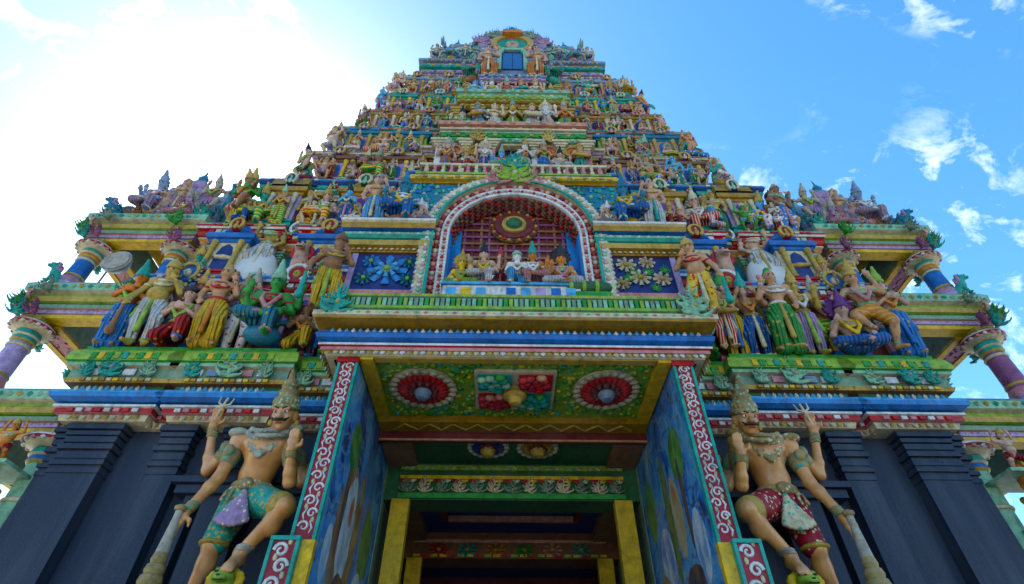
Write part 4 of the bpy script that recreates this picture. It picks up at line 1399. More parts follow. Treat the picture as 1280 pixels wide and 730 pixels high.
for s in (-1, 1):
    wl_ = MB()
    wl_.b2(s * 1.47, s * 1.63, 4.12, 6.02, .16, ZC + .02, 'sage')
    pw = part(wl_, 'porch_wall')
    mu = MB().add([(s * 1.468, 4.13, .16), (s * 1.468, 6.0, .16), (s * 1.468, 6.0, ZC - .01), (s * 1.468, 4.13, ZC - .01)], [(0, 1, 2, 3) if s < 0 else (3, 2, 1, 0)], 'mural_left' if s < 0 else 'mural_right')
    part(mu, 'mural', pw)
    jb = part(MB().b2(s * 1.475, s * 1.635, 4.085, 4.119, 3.02, ZC - .06, 'crimson'), 'scroll_jamb')
    for x in (1.462, 1.625):
        part(MB().b2(s * x, s * (x + .024), 4.07, 4.118, 3.02, ZC - .06, 'teal'), 'jamb_edge', jb)
    part(MB().b2(s * 1.45, s * 1.66, 4.06, 4.118, ZC - .058, ZC - .004, 'red'), 'jamb_cap', jb)
    ped = part(MB().b2(s * 1.565, s * 1.745, 4.03, 4.25, .16, 3.0, 'crimson'), 'jamb_pedestal')
    for x in (1.55, 1.735):
        part(MB().b2(s * x, s * (x + .024), 4.015, 4.25, .16, 3.0, 'teal'), 'pedestal_edge', ped)
    part(MB().b2(s * 1.55, s * 1.759, 4.012, 4.25, 3.001, 3.03, 'teal'), 'pedestal_edge', ped)
    part(MB().b2(s * 1.455, s * 1.548, 4.06, 4.118, .16, 3.019, 'yellow'), 'pedestal_side', ped)
    i = 0
    z = 3.08
    while z < ZC - .12:
        mb = MB()
        sg = 1 if i % 2 else -1
        spiral(s * 1.556 + sg * .014 + rnd.uniform(-.006, .006), z + .04, rnd.uniform(.036, .046), rnd.uniform(1.0, 1.35), sg, 4.083, mb, 'white', .011)
        mb.tube([(s * 1.556 - sg * .03, 4.083, z - .01), (s * 1.556 - sg * .045, 4.083, z + .03), (s * 1.556 - sg * .02, 4.083, z + .08)], [.004, .010, .004], 'white', 5)
        mb.ball((s * 1.556 - sg * .035, 4.083, z + .09), (.016, .01, .024), 'cream', 5, 4)
        part(mb, 'scroll', jb)
        z += rnd.uniform(.088, .104)
        i += 1
    z = 2.0
    while z < 2.93:
        mb = MB()
        sg = 1 if i % 2 else -1
        spiral(s * 1.655 + sg * .012, z + .04, .052, 1.25, sg, 4.028, mb, 'white', .016)
        mb.ball((s * 1.655 - sg * .04, 4.028, z + .1), (.018, .01, .028), 'cream', 5, 4)
        part(mb, 'scroll', ped)
        z += rnd.uniform(.105, .122)
        i += 1

# ------------------------------------------------------------------ centre bay over the canopy: flower panels, cornice and arched niche
for s in (-1, 1):
    bw = MB().b2(s * 1.0, s * 2.0, 4.52, 5.6, ZC + .40, 7.08, 'pink')
    bay = part(bw, 'centre_bay_wall')
    part(MB().b2(s * 1.10, s * 1.95, 4.505, 4.519, 5.95, 6.58, 'navy'), 'flower_panel', bay)
    for (x0, x1, z0, z1) in ((1.92, 1.99, 5.93, 6.60),):
        part(MB().b2(s * x0, s * x1, 4.49, 4.519, z0, z1, 'lilac'), 'panel_frame', bay)
    ms = MB()
    pb = [(-2.02, 5.0), (-2.02, 4.5), (-1.0, 4.5)] if s < 0 else [(1.0, 4.5), (2.02, 4.5), (2.02, 5.0)]
    ms.sweep(pb, [(0, 5.7), (.03, 5.7), (.03, 5.77), (.05, 5.775), (.05, 5.83), (.03, 5.835), (.03, 5.93), (0, 5.94)], ['pink', 'white', 'pink', 'crimson', 'white', 'pink', 'lilac'])
    part(ms, 'sill_moulding', bay)
    mc = MB()
    mc.sweep(pb, [(-.02, 6.57), (.03, 6.57), (.04, 6.62), (.10, 6.63), (.12, 6.70), (.06, 6.71), (.06, 6.75), (.10, 6.76), (.13, 6.80), (.12, 6.85), (.07, 6.87), (.07, 6.89), (.15, 6.90), (.17, 6.98), (.15, 7.0), (.18, 7.02), (.18, 7.06), (-.3, 7.08)],
             ['brown', 'ochre', 'ochre', 'gold', 'maroon', 'white', 'teal', 'teal', 'mint', 'mint', 'navy', 'blue', 'ochre', 'yellow', 'cream', 'white', 'white', 'stone'])
    bc = part(mc, 'bay_cornice')
    part(petal_row(pb, .05, 6.62, .07, .05, .05, .02, ['cream', 'gold']), 'hanging_petals', bc, 'stuff')
    part(petal_row(pb, .125, 6.80, .06, .04, .05, .02, ['mint', 'white'], shape='bead'), 'bead_row', bc, 'stuff')
    rr = random.Random(31 + s)
    if s < 0:
        for (fx, fz, sz, m) in ((-1.52, 6.27, .46, 'azure'), (-1.52, 6.27, .27, 'sky_blue'), (-1.27, 6.40, .18, 'bluegreen'), (-1.78, 6.13, .2, 'bluegreen'), (-1.74, 6.42, .2, 'azure'), (-1.26, 6.12, .2, 'bluegreen')):
            place_kit('flower', 'panel_flower', (fx, 4.50 - (.03 if sz == .27 else 0), fz), (sz, .35, sz), {'flower': m, 'flower_heart': 'lime'}, bay)
    else:
        for (fx, fz, sz, m) in ((1.36, 6.42, .24, 'cream'), (1.62, 6.46, .2, 'ivory'), (1.50, 6.20, .25, 'cream'), (1.76, 6.18, .22, 'ivory'), (1.27, 6.10, .2, 'cream')):
            place_kit('flower', 'panel_flower', (fx, 4.50, fz), (sz, .35, sz), {'flower': m, 'flower_heart': 'gold'}, bay)
        for (fx, fz) in ((1.45, 6.3), (1.62, 6.32), (1.36, 6.22), (1.66, 6.05), (1.82, 6.36)):
            place_kit('leaf', 'panel_leaf', (fx, 4.505, fz - .06), (.14, .12, .14), {'leaf': 'green', 'boss': 'lime'}, bay)

# arch
NA = 26
SP = 6.92


def arch_line(a, b, zb, n=NA, sp=SP):
    pts = [(a, zb), (a, (zb + sp) / 2)]
    pts += [(a * math.cos(t), sp + b * math.sin(t)) for t in np.linspace(0, math.pi, n)]
    pts += [(-a, (zb + sp) / 2), (-a, zb)]
    return pts


A0, A1, A2, A3 = arch_line(1.16, 1.25, 5.45), arch_line(1.03, 1.10, 5.45), arch_line(.93, .96, 5.45), arch_line(.83, .82, 5.45)


def arch_ring(o, i, y0, y1, m):
    r = ring_prism(o, i, y0, y1)
    r.mats = [m]
    return r


ar = part(arch_ring(A0, A3, 4.46, 4.72, 'rose'), 'niche_arch')
part(arch_ring(A0, A1, 4.40, 4.459, 'cream'), 'outer_band', ar)
part(arch_ring(A2, A3, 4.42, 4.459, 'white'), 'inner_band', ar)
part(arch_ring([(p[0] * 1.02, p[1] * 1.002) for p in A1], [(p[0] * .985, p[1]) for p in A1], 4.38, 4.399, 'teal'), 'line_band', ar)


def arch_studs(line, y, size, mats, step):
    mb = MB()
    # resample
    P = [Vector((p[0], p[1])) for p in line]
    acc, i = 0.0, 0
    for a, b in zip(P[:-1], P[1:]):
        L = (b - a).length
        while acc < L:
            p = a + (b - a) * (acc / L)
            mb.ball((p.x, y, p.y), (size, size * .7, size), mats[i % len(mats)], 6, 4)
            i += 1
            acc += step
        acc -= L
    return mb


mid = lambda a, b, t: [(p[0] * (1 - t) + q[0] * t, p[1] * (1 - t) + q[1] * t) for p, q in zip(a, b)]
part(arch_studs(A0, 4.42, .035, ['white', 'pink', 'mint', 'white', 'lilac'], .075), 'outer_studs', ar, 'stuff')
part(arch_studs(mid(A0, A1, .5), 4.40, .034, ['white', 'rose', 'white', 'mint'], .07), 'flower_studs', ar, 'stuff')
part(arch_studs(mid(A1, A2, .5), 4.45, .040, ['salmon', 'crimson', 'cream', 'pink', 'crimson'], .08), 'red_studs', ar, 'stuff')
part(arch_studs(mid(A2, A3, .5), 4.415, .026, ['pink', 'cream', 'red'], .055), 'inner_studs', ar, 'stuff')
# arch soffit relief
sf = MB()
for i, p in enumerate(A3):
    if p[1] > SP:
        for yy in (4.49, 4.56, 4.63, 4.70):
            sf.ball((p[0] * .99, yy, p[1] - .01), (.045, .03, .035), ['red', 'maroon', 'brown', 'maroon'][(i + int(yy * 14)) % 4], 6, 4)
part(sf, 'soffit_relief', ar, 'stuff')
# niche back with lattice and medallion
nb = part(MB().b2(-1.0, 1.0, 4.74, 4.9, 5.1, 7.95, 'maroon'), 'niche_back')
for s in (-1, 1):
    part(MB().b2(s * .70, s * .832, 4.70, 4.738, 5.1, 7.4, 'azure'), 'blue_reveal', nb)
    part(MB().b2(s * .805, s * .832, 4.47, 4.70, 5.45, 6.95, 'azure'), 'reveal_side', nb)
for i in range(13):
    x = -.66 + .11 * i
    part(MB().b2(x - .016, x + .016, 4.722, 4.739, 6.45, 7.9, ['plum', 'maroon', 'umber'][i % 3]), 'lattice_bar', nb)
for i in range(10):
    z = 6.5 + .135 * i
    part(MB().b2(-.69, .69, 4.712, 4.721, z - .018, z + .018, ['umber', 'plum'][i % 2]), 'lattice_rail', nb)
md = part(MB().lathe([(.33, 0), (.33, .03), (.30, .04)], (0, 4.71, 7.36), 'brown', 24, axis='Y'), 'medallion', nb)
part(MB().lathe([(.27, .04), (.26, .06), (.2, .06)], (0, 4.71, 7.36), 'maroon', 24, axis='Y'), 'medallion_ring', nb)
part(MB().lathe([(.17, .06), (.165, .085), (.12, .085)], (0, 4.71, 7.36), 'gold', 20, axis='Y'), 'medallion_ring', nb)
part(MB().lathe([(.115, .085), (.09, .12), (.03, .13)], (0, 4.71, 7.36), 'deepgreen', 16, axis='Y'), 'medallion_heart', nb)
ms = MB()
for i in range(28):
    a = 2 * math.pi * i / 28
    ms.ball((.30 * math.cos(a), 4.665, 7.36 + .30 * math.sin(a)), (.028, .02, .028), ['gold', 'maroon', 'ochre', 'red'][i % 4], 6, 4)
part(ms, 'medallion_studs', nb, 'stuff')

# crest on the arch: leafy finial
for (x, z, w, m) in ((0, 8.02, .62, 'lime'), (-.24, 8.0, .4, 'pink'), (.24, 8.0, .4, 'pink'), (0, 8.36, .42, 'teal')):
    place_kit('leaf', 'arch_crest', (x, 4.42 + (.03 if m == 'pink' else 0), z), (w, .4, w * .85), {'leaf': m, 'boss': 'cream'}, ar)

# teal spandrels beside the arch, then the galleries of the centre bay
sp_ = part(MB().b2(-1.55, 1.55, 4.78, 5.7, 7.08, 8.46, 'bluegreen'), 'spandrel_wall')
st = MB()
rnd = random.Random(9)
for _ in range(420):
    x, z = rnd.uniform(-1.5, 1.5), rnd.uniform(7.6, 8.44)
    st.ball((x, 4.775, z), (rnd.uniform(.025, .05), .03, rnd.uniform(.025, .05)), rnd.choice(['teal', 'teal', 'bluegreen', 'sky_blue', 'mint', 'azure']), 5, 3)
part(st, 'foliage_relief', sp_, 'stuff')


def strip_ledge(name, hw, y, z0, zs, colours, outs, back=.8):
    """stack of projecting bands: zs heights, outs reach"""
    mb = MB()
    pl = [(-hw, y + back), (-hw, y), (hw, y), (hw, y + back)]
    prof = []
    ms_ = []
    z = z0
    prof.append((-.1, z))
    for hh, o, c in zip(zs, outs, colours):
        prof += [(o, z), (o, z + hh)]
        ms_ += [c, c]
        z += hh
    prof.append((-back * .6, z + .002))
    ms_.append('stone')
    mb.sweep(pl, prof, ms_)
    ob = part(mb, name)
    zz_ = z0
    dm = MB()
    for q, (hh, o, c) in enumerate(zip(zs, outs, colours)):
        if hh >= .07:
            c2 = colours[(q + 2) % len(colours)]
            r_ = petal_row(pl, o - .002, zz_ + hh * .2, .10 + .02 * q, .07, hh * .6, .02, [c2, c, 'gold' if q % 2 else 'cream', c], shape='block')
            base_ = len(dm.v)
            for f_, m_i in zip(r_.f, r_.m):
                dm.f.append(tuple(i + base_ for i in f_))
                dm.m.append(dm.mi(r_.mats[m_i]))
                dm.sm.append(False)
            dm.v.extend(r_.v)
        zz_ += hh
    if dm.v:
        part(dm, 'carved_blocks', ob, 'stuff')
    return ob, pl, z


ld, pl, z = strip_ledge('bay_ledge', 1.52, 4.78, 8.46, [.05, .08, .05], ['ochre', 'yellow', 'cream'], [.03, .08, .06])
part(petal_row(pl, .08, 8.50, .09, .07, .06, .02, ['teal', 'gold', 'mint'], shape='bead'), 'bead_row', ld, 'stuff')
bal, pl, z = strip_ledge('gallery_parapet', 1.45, 4.86, 8.64, [.12, .05, .24, .06], ['green', 'lime', 'maroon', 'cream'], [.06, .08, .01, .05])
n = 22
for i in range(n):
    x = -1.38 + 2.76 * i / (n - 1)
    part(MB().lathe([(.022, 8.80), (.03, 8.84), (.045, 8.90), (.025, 8.96), (.035, 9.05)], (x, 4.84, 0), 'pink' if i % 2 else 'cream', 6), 'baluster', bal)
part(MB().b2(-1.3, 1.3, 5.3, 5.9, 9.05, 10.1, 'maroon'), 'gallery_wall')
for i, x in enumerate((-1.28, -.82, -.36, .36, .82, 1.28)):
    place_kit('pilaster', 'gallery_pillar', (x, 5.06, 9.1), (1.0, 1.2, .95), {'pilaster': ['white', 'gold', 'pink'][i % 3], 'base': 'green', 'capital': 'cream'})
for i, x in enumerate((-1.05, -.6, .6, 1.05)):
    place_kit('gable', 'gallery_gable', (x, 5.05, 9.62), (.4, .3, .36), {'gable_field': 'orange', 'gable_rim': ['salmon', 'gold'][i % 2], 'flame_edge': 'mint', 'face': 'red', 'finial': 'gold'})
ld, pl, z = strip_ledge('bay_ledge', 1.22, 5.02, 10.02, [.05, .10, .03, .10, .03, .07, .05, .07, .12], ['cream', 'mint', 'deepgreen', 'green', 'mint', 'green', 'cream', 'salmon', 'salmon'], [0, .05, .0, .06, .08, .04, .09, .06, .12])
part(petal_row(pl, .07, 10.56, .09, .07, .06, .03, ['pink', 'salmon', 'cream'], shape='bead'), 'bead_row', ld, 'stuff')
for x in (-.62, .62):
    place_kit('leaf', 'ledge_leaf', (x, 4.95, 10.02), (.3, .3, .4), {'leaf': 'gold', 'boss': 'lime'}, ld)
part(MB().b2(-1.15, 1.15, 5.42, 6.1, 10.6, 11.85, 'deepgreen'), 'gallery_wall')
for i, x in enumerate((-1.1, -.7, -.25, .25, .7, 1.1)):
    place_kit('pilaster', 'gallery_pillar', (x, 5.36, 10.65), (1.0, 1.2, 1.12), {'pilaster': ['lime', 'white', 'gold'][i % 3], 'base': 'pink', 'capital': 'gold'})
ld, pl, z = strip_ledge('bay_ledge', 1.06, 5.2, 11.78, [.07, .10, .04, .10, .12, .12], ['gold', 'ochre', 'cream', 'lime', 'mint', 'mint'], [0, .06, .03, .07, .05, .1])
part(petal_row(pl, .06, 12.0, .1, .08, .07, .03, ['gold', 'teal'], shape='bead'), 'bead_row', ld, 'stuff')
part(MB().b2(-1.0, 1.0, 5.7, 6.3, 12.3, 13.4, 'bluegreen'), 'gallery_wall')
for i, x in enumerate((-.95, -.55, .55, .95)):
    place_kit('pilaster', 'gallery_pillar', (x, 5.62, 12.35), (1.0, 1.2, .95), {'pilaster': ['sky_blue', 'white'][i % 2], 'base': 'teal', 'capital': 'gold'})
for s in (-1, 1):
    place_kit('shala', 'miniature_shrine', (s * 1.02, 5.78, 12.3), (.6, .6, 1.25), {'shrine_body': 'mint', 'plinth': 'teal', 'niche': 'red', 'left_column': 'gold', 'right_column': 'gold', 'cornice': 'ochre', 'neck': 'cream', 'roof': 'orange', 'roof_gable': 'blue', 'gable_rim': 'gold'})
ld, pl, z = strip_ledge('bay_ledge', .68, 5.48, 13.24, [.06, .08, .08, .08, .10], ['pink', 'maroon', 'salmon', 'lilac', 'steel'], [0, .04, .02, .07, .1])
part(petal_row(pl, .1, 13.58, .1, .08, .06, .03, ['white', 'sky_blue'], shape='bead'), 'bead_row', ld, 'stuff')

# window storey under the roof
wx = part(MB().b2(-.72, .72, 5.66, 6.6, 13.4, 15.72, 'steel'), 'window_storey')
win = part(MB().prism([(-.27, 14.5), (.27, 14.5), (.27, 15.38), (.2, 15.54), (-.2, 15.54), (-.27, 15.38)], 5.64, 5.659, 'navy'), 'window')
wi_o = [(-.37, 14.4), (-.37, 15.42), (-.26, 15.66), (.26, 15.66), (.37, 15.42), (.37, 14.4)]
wi_i = [(-.27, 14.4), (-.27, 15.38), (-.2, 15.54), (.2, 15.54), (.27, 15.38), (.27, 14.4)]
part(arch_ring(wi_o[::-1], wi_i[::-1], 5.58, 5.658, 'mint'), 'window_frame', win)
m_, n_, l_, b_ = nodes_of('blue_shutter')
b_.inputs['Base Color'].default_value = (.01, .09, .24, 1)
b_.inputs['Roughness'].default_value = .3
MAT['shutter'] = m_
for s in (-1, 1):
    part(MB().b2(s * .01, s * .235, 5.63, 5.639, 14.52, 15.42, 'shutter'), 'shutter', win)

# roof: barrel vault with end gables, pot finials, big central gable
rz0 = 15.35
vault = MB()
nv = 18
xs = [-1.8, -1.75, -1.2, 0, 1.2, 1.75, 1.8]
prof = []
for a in np.linspace(math.pi, 0, nv):
    r = 1.22 + .16 * math.sin(2 * a) ** 2
    prof.append((7.25 + math.cos(a) * r, rz0 + .45 + math.sin(a) * 2.2))
prof = [(5.95, rz0), (5.93, rz0 + .3)] + prof + [(8.55, rz0 + .3), (8.55, rz0)]
vs = [(x, p[0], p[1]) for x in xs for p in prof]
npf = len(prof)
for j in range(len(xs) - 1):
    vault.add(vs[j * npf:(j + 2) * npf], [(i, npf + i, npf + i + 1, i + 1) for i in range(npf - 1)], 'steel', True)
vault.add(vs[:npf], [tuple(range(npf))], 'teal')
vault.add(vs[-npf:], [tuple(range(npf - 1, -1, -1))], 'teal')
rf = part(vault, 'roof_vault')
rl, pl, z = strip_ledge('roof_ledge', 2.2, 5.92, 14.66, [.12, .12, .06, .14, .14, .12], ['mauve', 'lilac', 'cream', 'teal', 'gold', 'steel'], [.0, .06, .04, .12, .08, .16], back=2.7)
part(petal_row(pl, .14, 15.22, .12, .1, .09, .05, ['gold', 'mint', 'pink'], shape='bead'), 'bead_row', rl, 'stuff')
tiles = MB()
rnd = random.Random(6)
for i in range(5, 15):
    p = prof[i]
    for j in range(34):
        x = -1.72 + 3.44 * (j + .5 * (i % 2)) / 34
        tiles.ball((x, p[0], p[1]), (.08, .07, .12), rnd.choice(['steel', 'bluegreen', 'sage', 'mauve', 'steel', 'teal']), 6, 4)
part(tiles, 'scale_tiles', rf, 'stuff')
for x in (-1.72, -1.02, .98, 1.68):
    part(MB().lathe([(.1, 17.4), (.14, 18.0), (.28, 18.15), (.38, 18.45), (.28, 18.72), (.12, 18.82), (.20, 18.92), (.08, 19.06), (.14, 19.2), (.04, 19.5), (.0, 19.85)], (x, 7.0, 0), 'bluegreen' if abs(x) > 1.5 else 'sage', 10), 'pot_finial', rf)
for s in (-1, 1):
    for (x, w, zz, m) in ((1.32, .62, 15.5, 'blue'), (1.78, .55, 15.4, 'teal'), (.95, .45, 15.5, 'purple')):
        place_kit('gable', 'roof_gable', (s * x, 5.98, zz), (w, .5, w * 1.45), {'gable_field': m, 'gable_rim': ['lilac', 'gold', 'mint'][int(x * 2) % 3], 'flame_edge': 'sage', 'face': 'stone', 'finial': 'bluegreen'}, rf)
    # end gables
    place_kit('gable', 'end_gable', (s * 1.85, 7.25, 15.4), (2.5, .6, 2.4), {'gable_field': 'bluegreen', 'gable_rim': 'gold', 'flame_edge': 'sage', 'face': 'steel', 'finial': 'stone'}, rf, s * math.pi / 2)
place_kit('gable', 'crown_gable', (0, 6.0, 15.75), (1.9, .8, 1.75), {'gable_field': 'steel', 'gable_rim': 'mauve', 'flame_edge': 'sage', 'face': 'bluegreen', 'finial': 'bluegreen'}, rf)
place_kit('gable', 'crown_gable', (0, 5.84, 15.75), (1.15, .6, 1.15), {'gable_field': 'teal', 'gable_rim': 'gold', 'flame_edge': 'mauve', 'face': 'stone', 'finial': 'gold'}, rf)
part(MB().b2(-.26, .26, 5.60, 5.78, 16.75, 16.95, 'orange'), 'crown_block', rf)
for (x, z, w, m) in ((0, 17.15, .6, 'bluegreen'), (-.5, 17.0, .5, 'sage'), (.5, 17.0, .5, 'sage'), (-.85, 16.6, .5, 'mauve'), (.85, 16.6, .5, 'mauve')):
    place_kit('leaf', 'crest_leaf', (x, 5.9, z), (w, .5, w), {'leaf': m, 'boss': 'gold'}, rf)

for s in (-1, 1):
    for (x, yy, w, h, m) in ((2.1, 6.25, .55, 1.25, 'sage'), (1.62, 6.3, .55, 1.9, 'steel'), (1.2, 6.35, .42, 2.2, 'bluegreen')):
        place_kit('spire', 'roof_spire', (s * x, yy, 15.34), (w, w, h), {'spire': m, 'knobs': ['mauve', 'gold', 'mint'][int(x * 10) % 3], 'finial': 'bluegreen'}, rf)

# ------------------------------------------------------------------ side pavilions: open three-storey frames of painted columns and beams
def column(parent, x, y, z0, z1, r, shaft, ring):
    h = z1 - z0
    c = MB()
    zb, zt = z0 + min(.22, .2 * h), z1 - min(.34, .36 * h)
    c.lathe([(r, zb), (r * .96, (zb + zt) / 2), (r * .92, zt)], (x, y, 0), shaft, 16)
    co = part(c, 'column', parent)
    for q, (t, m) in enumerate(((.10, 'gold'), (.90, 'cream'))):
        zz_ = zb + (zt - zb) * t
        if zz_ > zb + .03 and zz_ < zt - .03:
            part(MB().lathe([(r * 1.0, zz_ - .02), (r * 1.06, zz_ - .012), (r * 1.06, zz_ + .012), (r * 1.0, zz_ + .02)], (x, y, 0), m, 16), 'column_band', co)
    b = MB().lathe([(r * 1.35, z0, 'lilac'), (r * 1.35, z0 + .05, 'lilac'), (r * 1.15, z0 + .07, 'mauve'), (r * 1.28, z0 + .11, 'pink'), (r * 1.05, zb, 'pink')], (x, y, 0), 'lilac', 16)
    part(b, 'column_base', co)
    k = (z1 - zt) / .34
    b = MB().lathe([(r * .95, zt, 'gold'), (r * 1.12, zt + .03 * k, ring), (r * 1.05, zt + .08 * k, 'cream'), (r * 1.22, zt + .10 * k, 'teal'), (r * 1.1, zt + .16 * k, 'orange')], (x, y, 0), 'gold', 16)
    part(b, 'column_neck', co)
    b = MB().lathe([(r * 1.1, zt + .17 * k, 'cream'), (r * 1.9, zt + .21 * k, 'crimson'), (r * 2.05, zt + .235 * k, 'white'), (r * 1.95, zt + .26 * k, 'mauve'), (r * 1.3, zt + .28 * k, 'gold')], (x, y, 0), 'pink', 20)
    lo = part(b, 'lotus_disc', co)
    pt = MB()
    for i in range(18):
        a = 2 * math.pi * i / 18
        pt.ball((x + r * 1.85 * math.cos(a), y + r * 1.85 * math.sin(a), zt + .215 * k), (.03, .03, .022), 'pink' if i % 2 else 'white', 5, 4)
    part(pt, 'disc_petals', co, 'stuff')
    b = MB().box((x, y, z1 - .035 * k), (r * 2.7, r * 2.7, .07 * k), 'gold')
    part(b, 'abacus', co)


def beam(parent, x0, x1, y, z0, z1, d):
    """beam across the front; bands from the bottom up"""
    h = z1 - z0
    mb = MB()
    mb.sweep([(x0, y + d), (x0, y), (x1, y), (x1, y + d)], [(-d * .98, z0), (0, z0), (0, z0 + .10 * h), (.02, z0 + .105 * h), (.02, z0 + .2 * h), (.05, z0 + .21 * h), (.06, z0 + .3 * h), (.03, z0 + .36 * h), (.07, z0 + .38 * h), (.08, z0 + .5 * h), (.04, z0 + .55 * h), (.04, z0 + .62 * h), (.11, z0 + .66 * h), (.12, z0 + .84 * h), (.07, z0 + .95 * h), (-.1, z1)],
             ['yellow', 'yellow', 'mauve', 'lilac', 'salmon', 'sage', 'deepgreen', 'lime', 'gold', 'deepgreen', 'lime', 'cream', 'mint', 'sage', 'mint'])
    mb.add([(x0, y + .01, z1 - .01), (x1, y + .01, z1 - .01), (x1, y + d, z1 - .01), (x0, y + d, z1 - .01)], [(0, 1, 2, 3)], 'stone')
    mb.add([(x0, y + d, z0), (x1, y + d, z0), (x1, y + d, z1 - .01), (x0, y + d, z1 - .01)], [(3, 2, 1, 0)], 'sage')
    bo = part(mb, 'front_beam', parent)
    pl = [(x0, y + d), (x0, y), (x1, y), (x1, y + d)]
    part(petal_row(pl, .015, z0 + .12 * h, .07, .05, .05, .02, ['pink', 'lilac', 'cream'], shape='bead'), 'bead_row', bo, 'stuff')
    part(petal_row(pl, .12, z0 + .70 * h, .11, .08, .07, .03, ['mint', 'gold', 'teal'], shape='bead'), 'upper_bead_row', bo, 'stuff')
    return bo


def pavilion(s):
    root = empty('side_pavilion', (s * 5.6, 5.3, 0))
    tag(root, 'open %s pavilion of painted columns and yellow-bottomed beams beside the tower' % ('left-hand' if s < 0 else 'right-hand'), 'pavilion', 'open pavilions flanking the tower')
    root.location = (0, 0, 0)
    XI, XO = 4.86, 6.08
    sh = {1: 'mint', 2: 'lilac' if s < 0 else 'plum', 3: 'blue'}
    levels = [(1, .16, 4.50, 5.03, XO + .9), (2, 5.03, 6.10, 6.70, XO + .16), (3, 6.70, 7.58, 8.18, XO + .16)]
    for (lv, zb, z0, z1, xo) in levels:
        x0, x1 = (-xo, -4.70) if s < 0 else (4.70, xo)
        beam(root, x0, x1, 5.24, z0, z1, .17)
        for x in (XI, XO):
            column(root, s * x, 5.36, zb, z0, .125 if lv > 1 else .15, 'azure' if (x == XI and lv == 2) else sh[lv], ['blue', 'teal', 'orange'][lv - 1])
        # beams running back, with painted soffit between yellow edges
        for x in (XO - .02,):
            rear = MB()
            rear.b2(s * (x - .24), s * (x + .14), 5.41, 9.5, z0 + .02, z1 - .12, 'sage')
            ro = part(rear, 'side_beam', root)
            for xa in (x - .242, x + .062):
                part(MB().b2(s * xa, s * (xa + .08), 5.41, 9.5, z0 - .02, z0 + .019, 'yellow'), 'beam_edge', ro)
            sof = MB().b2(s * (x - .160), s * (x + .060), 5.41, 9.5, z0 - .005, z0 + .0185, 'pink' if s < 0 else 'plum')
            so = part(sof, 'painted_soffit', ro)
            fl = MB()
            rn = random.Random(int(lv * 7 + s))
            for i in range(70):
                fl.ball((s * (x - .05 + rn.uniform(-.09, .09)), 5.45 + 3.0 * i / 70, z0 - .006), (.024, .024, .012), rn.choice(['white', 'cream', 'crimson', 'lilac'] if s < 0 else ['plum', 'mauve', 'purple', 'pink']), 5, 3)
            part(fl, 'soffit_flowers', ro, 'stuff')
        part(MB().b2(s * 4.72, s * (xo), 9.1, 9.5, z0 + .02, z1 - .14, 'sage'), 'rear_beam', root)
        for x in (XI, XO):
            if lv == 1:
                column(root, s * x, 9.3, zb, z0, .13, 'mint', 'teal')
            else:
                part(MB().lathe([(.13, zb), (.12, z0)], (s * x, 9.3, 0), sh[lv], 12), 'rear_column', root)
        # leafy brackets at the corners
        if lv > 1:
            for (dx, dz, w, m) in ((.04, -.20, .20, 'teal'), (.14, -.04, .18, 'green'), (-.14, -.18, .18, 'plum'), (-.10, .2, .16, 'sage')):
                place_kit('leaf', 'corner_bracket', (s * (XO + dx), 5.10, z0 + .12 + dz), (w, .5, w * 1.1), {'leaf': m, 'boss': ['gold', 'pink', 'orange'][int(w * 100) % 3]}, root)
            for (dx, dz, w, m) in ((-.05, -.25, .22, 'plum'), (.1, .12, .24, 'green')):
                place_kit('leaf', 'inner_bracket', (s * (XI + dx), 5.10, z0 + .12 + dz), (w, .5, w * 1.1), {'leaf': m, 'boss': 'gold'}, root)
            for dy in (.5, 1.2):
                place_kit('leaf', 'corner_bracket', (s * (XO + .20), 5.3 + dy, z0 - .06), (.24, .4, .28), {'leaf': 'teal', 'boss': 'gold'}, root, s * math.pi / 2)
    # roof ornament: small domed shrine with scrolls
    zt = 8.18
    part(MB().b2(s * 4.72, s * (XO - .25), 5.5, 6.5, zt - .10, zt - .015, 'yellow'), 'roof_slab', root)
    place_kit('spire', 'roof_spire', (s * 5.62, 5.75, zt - .02), (1.0, .7, 1.75), {'spire': 'steel', 'knobs': 'mauve', 'finial': 'bluegreen'}, root)
    place_kit('spire', 'roof_spire', (s * 5.02, 5.75, zt - .02), (.6, .55, 1.25), {'spire': 'mauve', 'knobs': 'steel', 'finial': 'stone'}, root)
    place_kit('spire', 'roof_spire', (s * 6.02, 5.62, zt - .02), (.4, .4, .8), {'spire': 'bluegreen', 'knobs': 'teal', 'finial': 'stone'}, root)
    for (x, w, m) in ((6.1, .26, 'bluegreen'), (5.05, .3, 'plum'), (4.78, .3, 'teal'), (5.8, .26, 'umber'), (5.35, .26, 'steel')):
        place_kit('leaf', 'roof_scroll', (s * x, 5.26, zt - .04), (w, .5, w), {'leaf': m, 'boss': 'cream'}, root)
    return root


pavilion(-1)
pavilion(1)

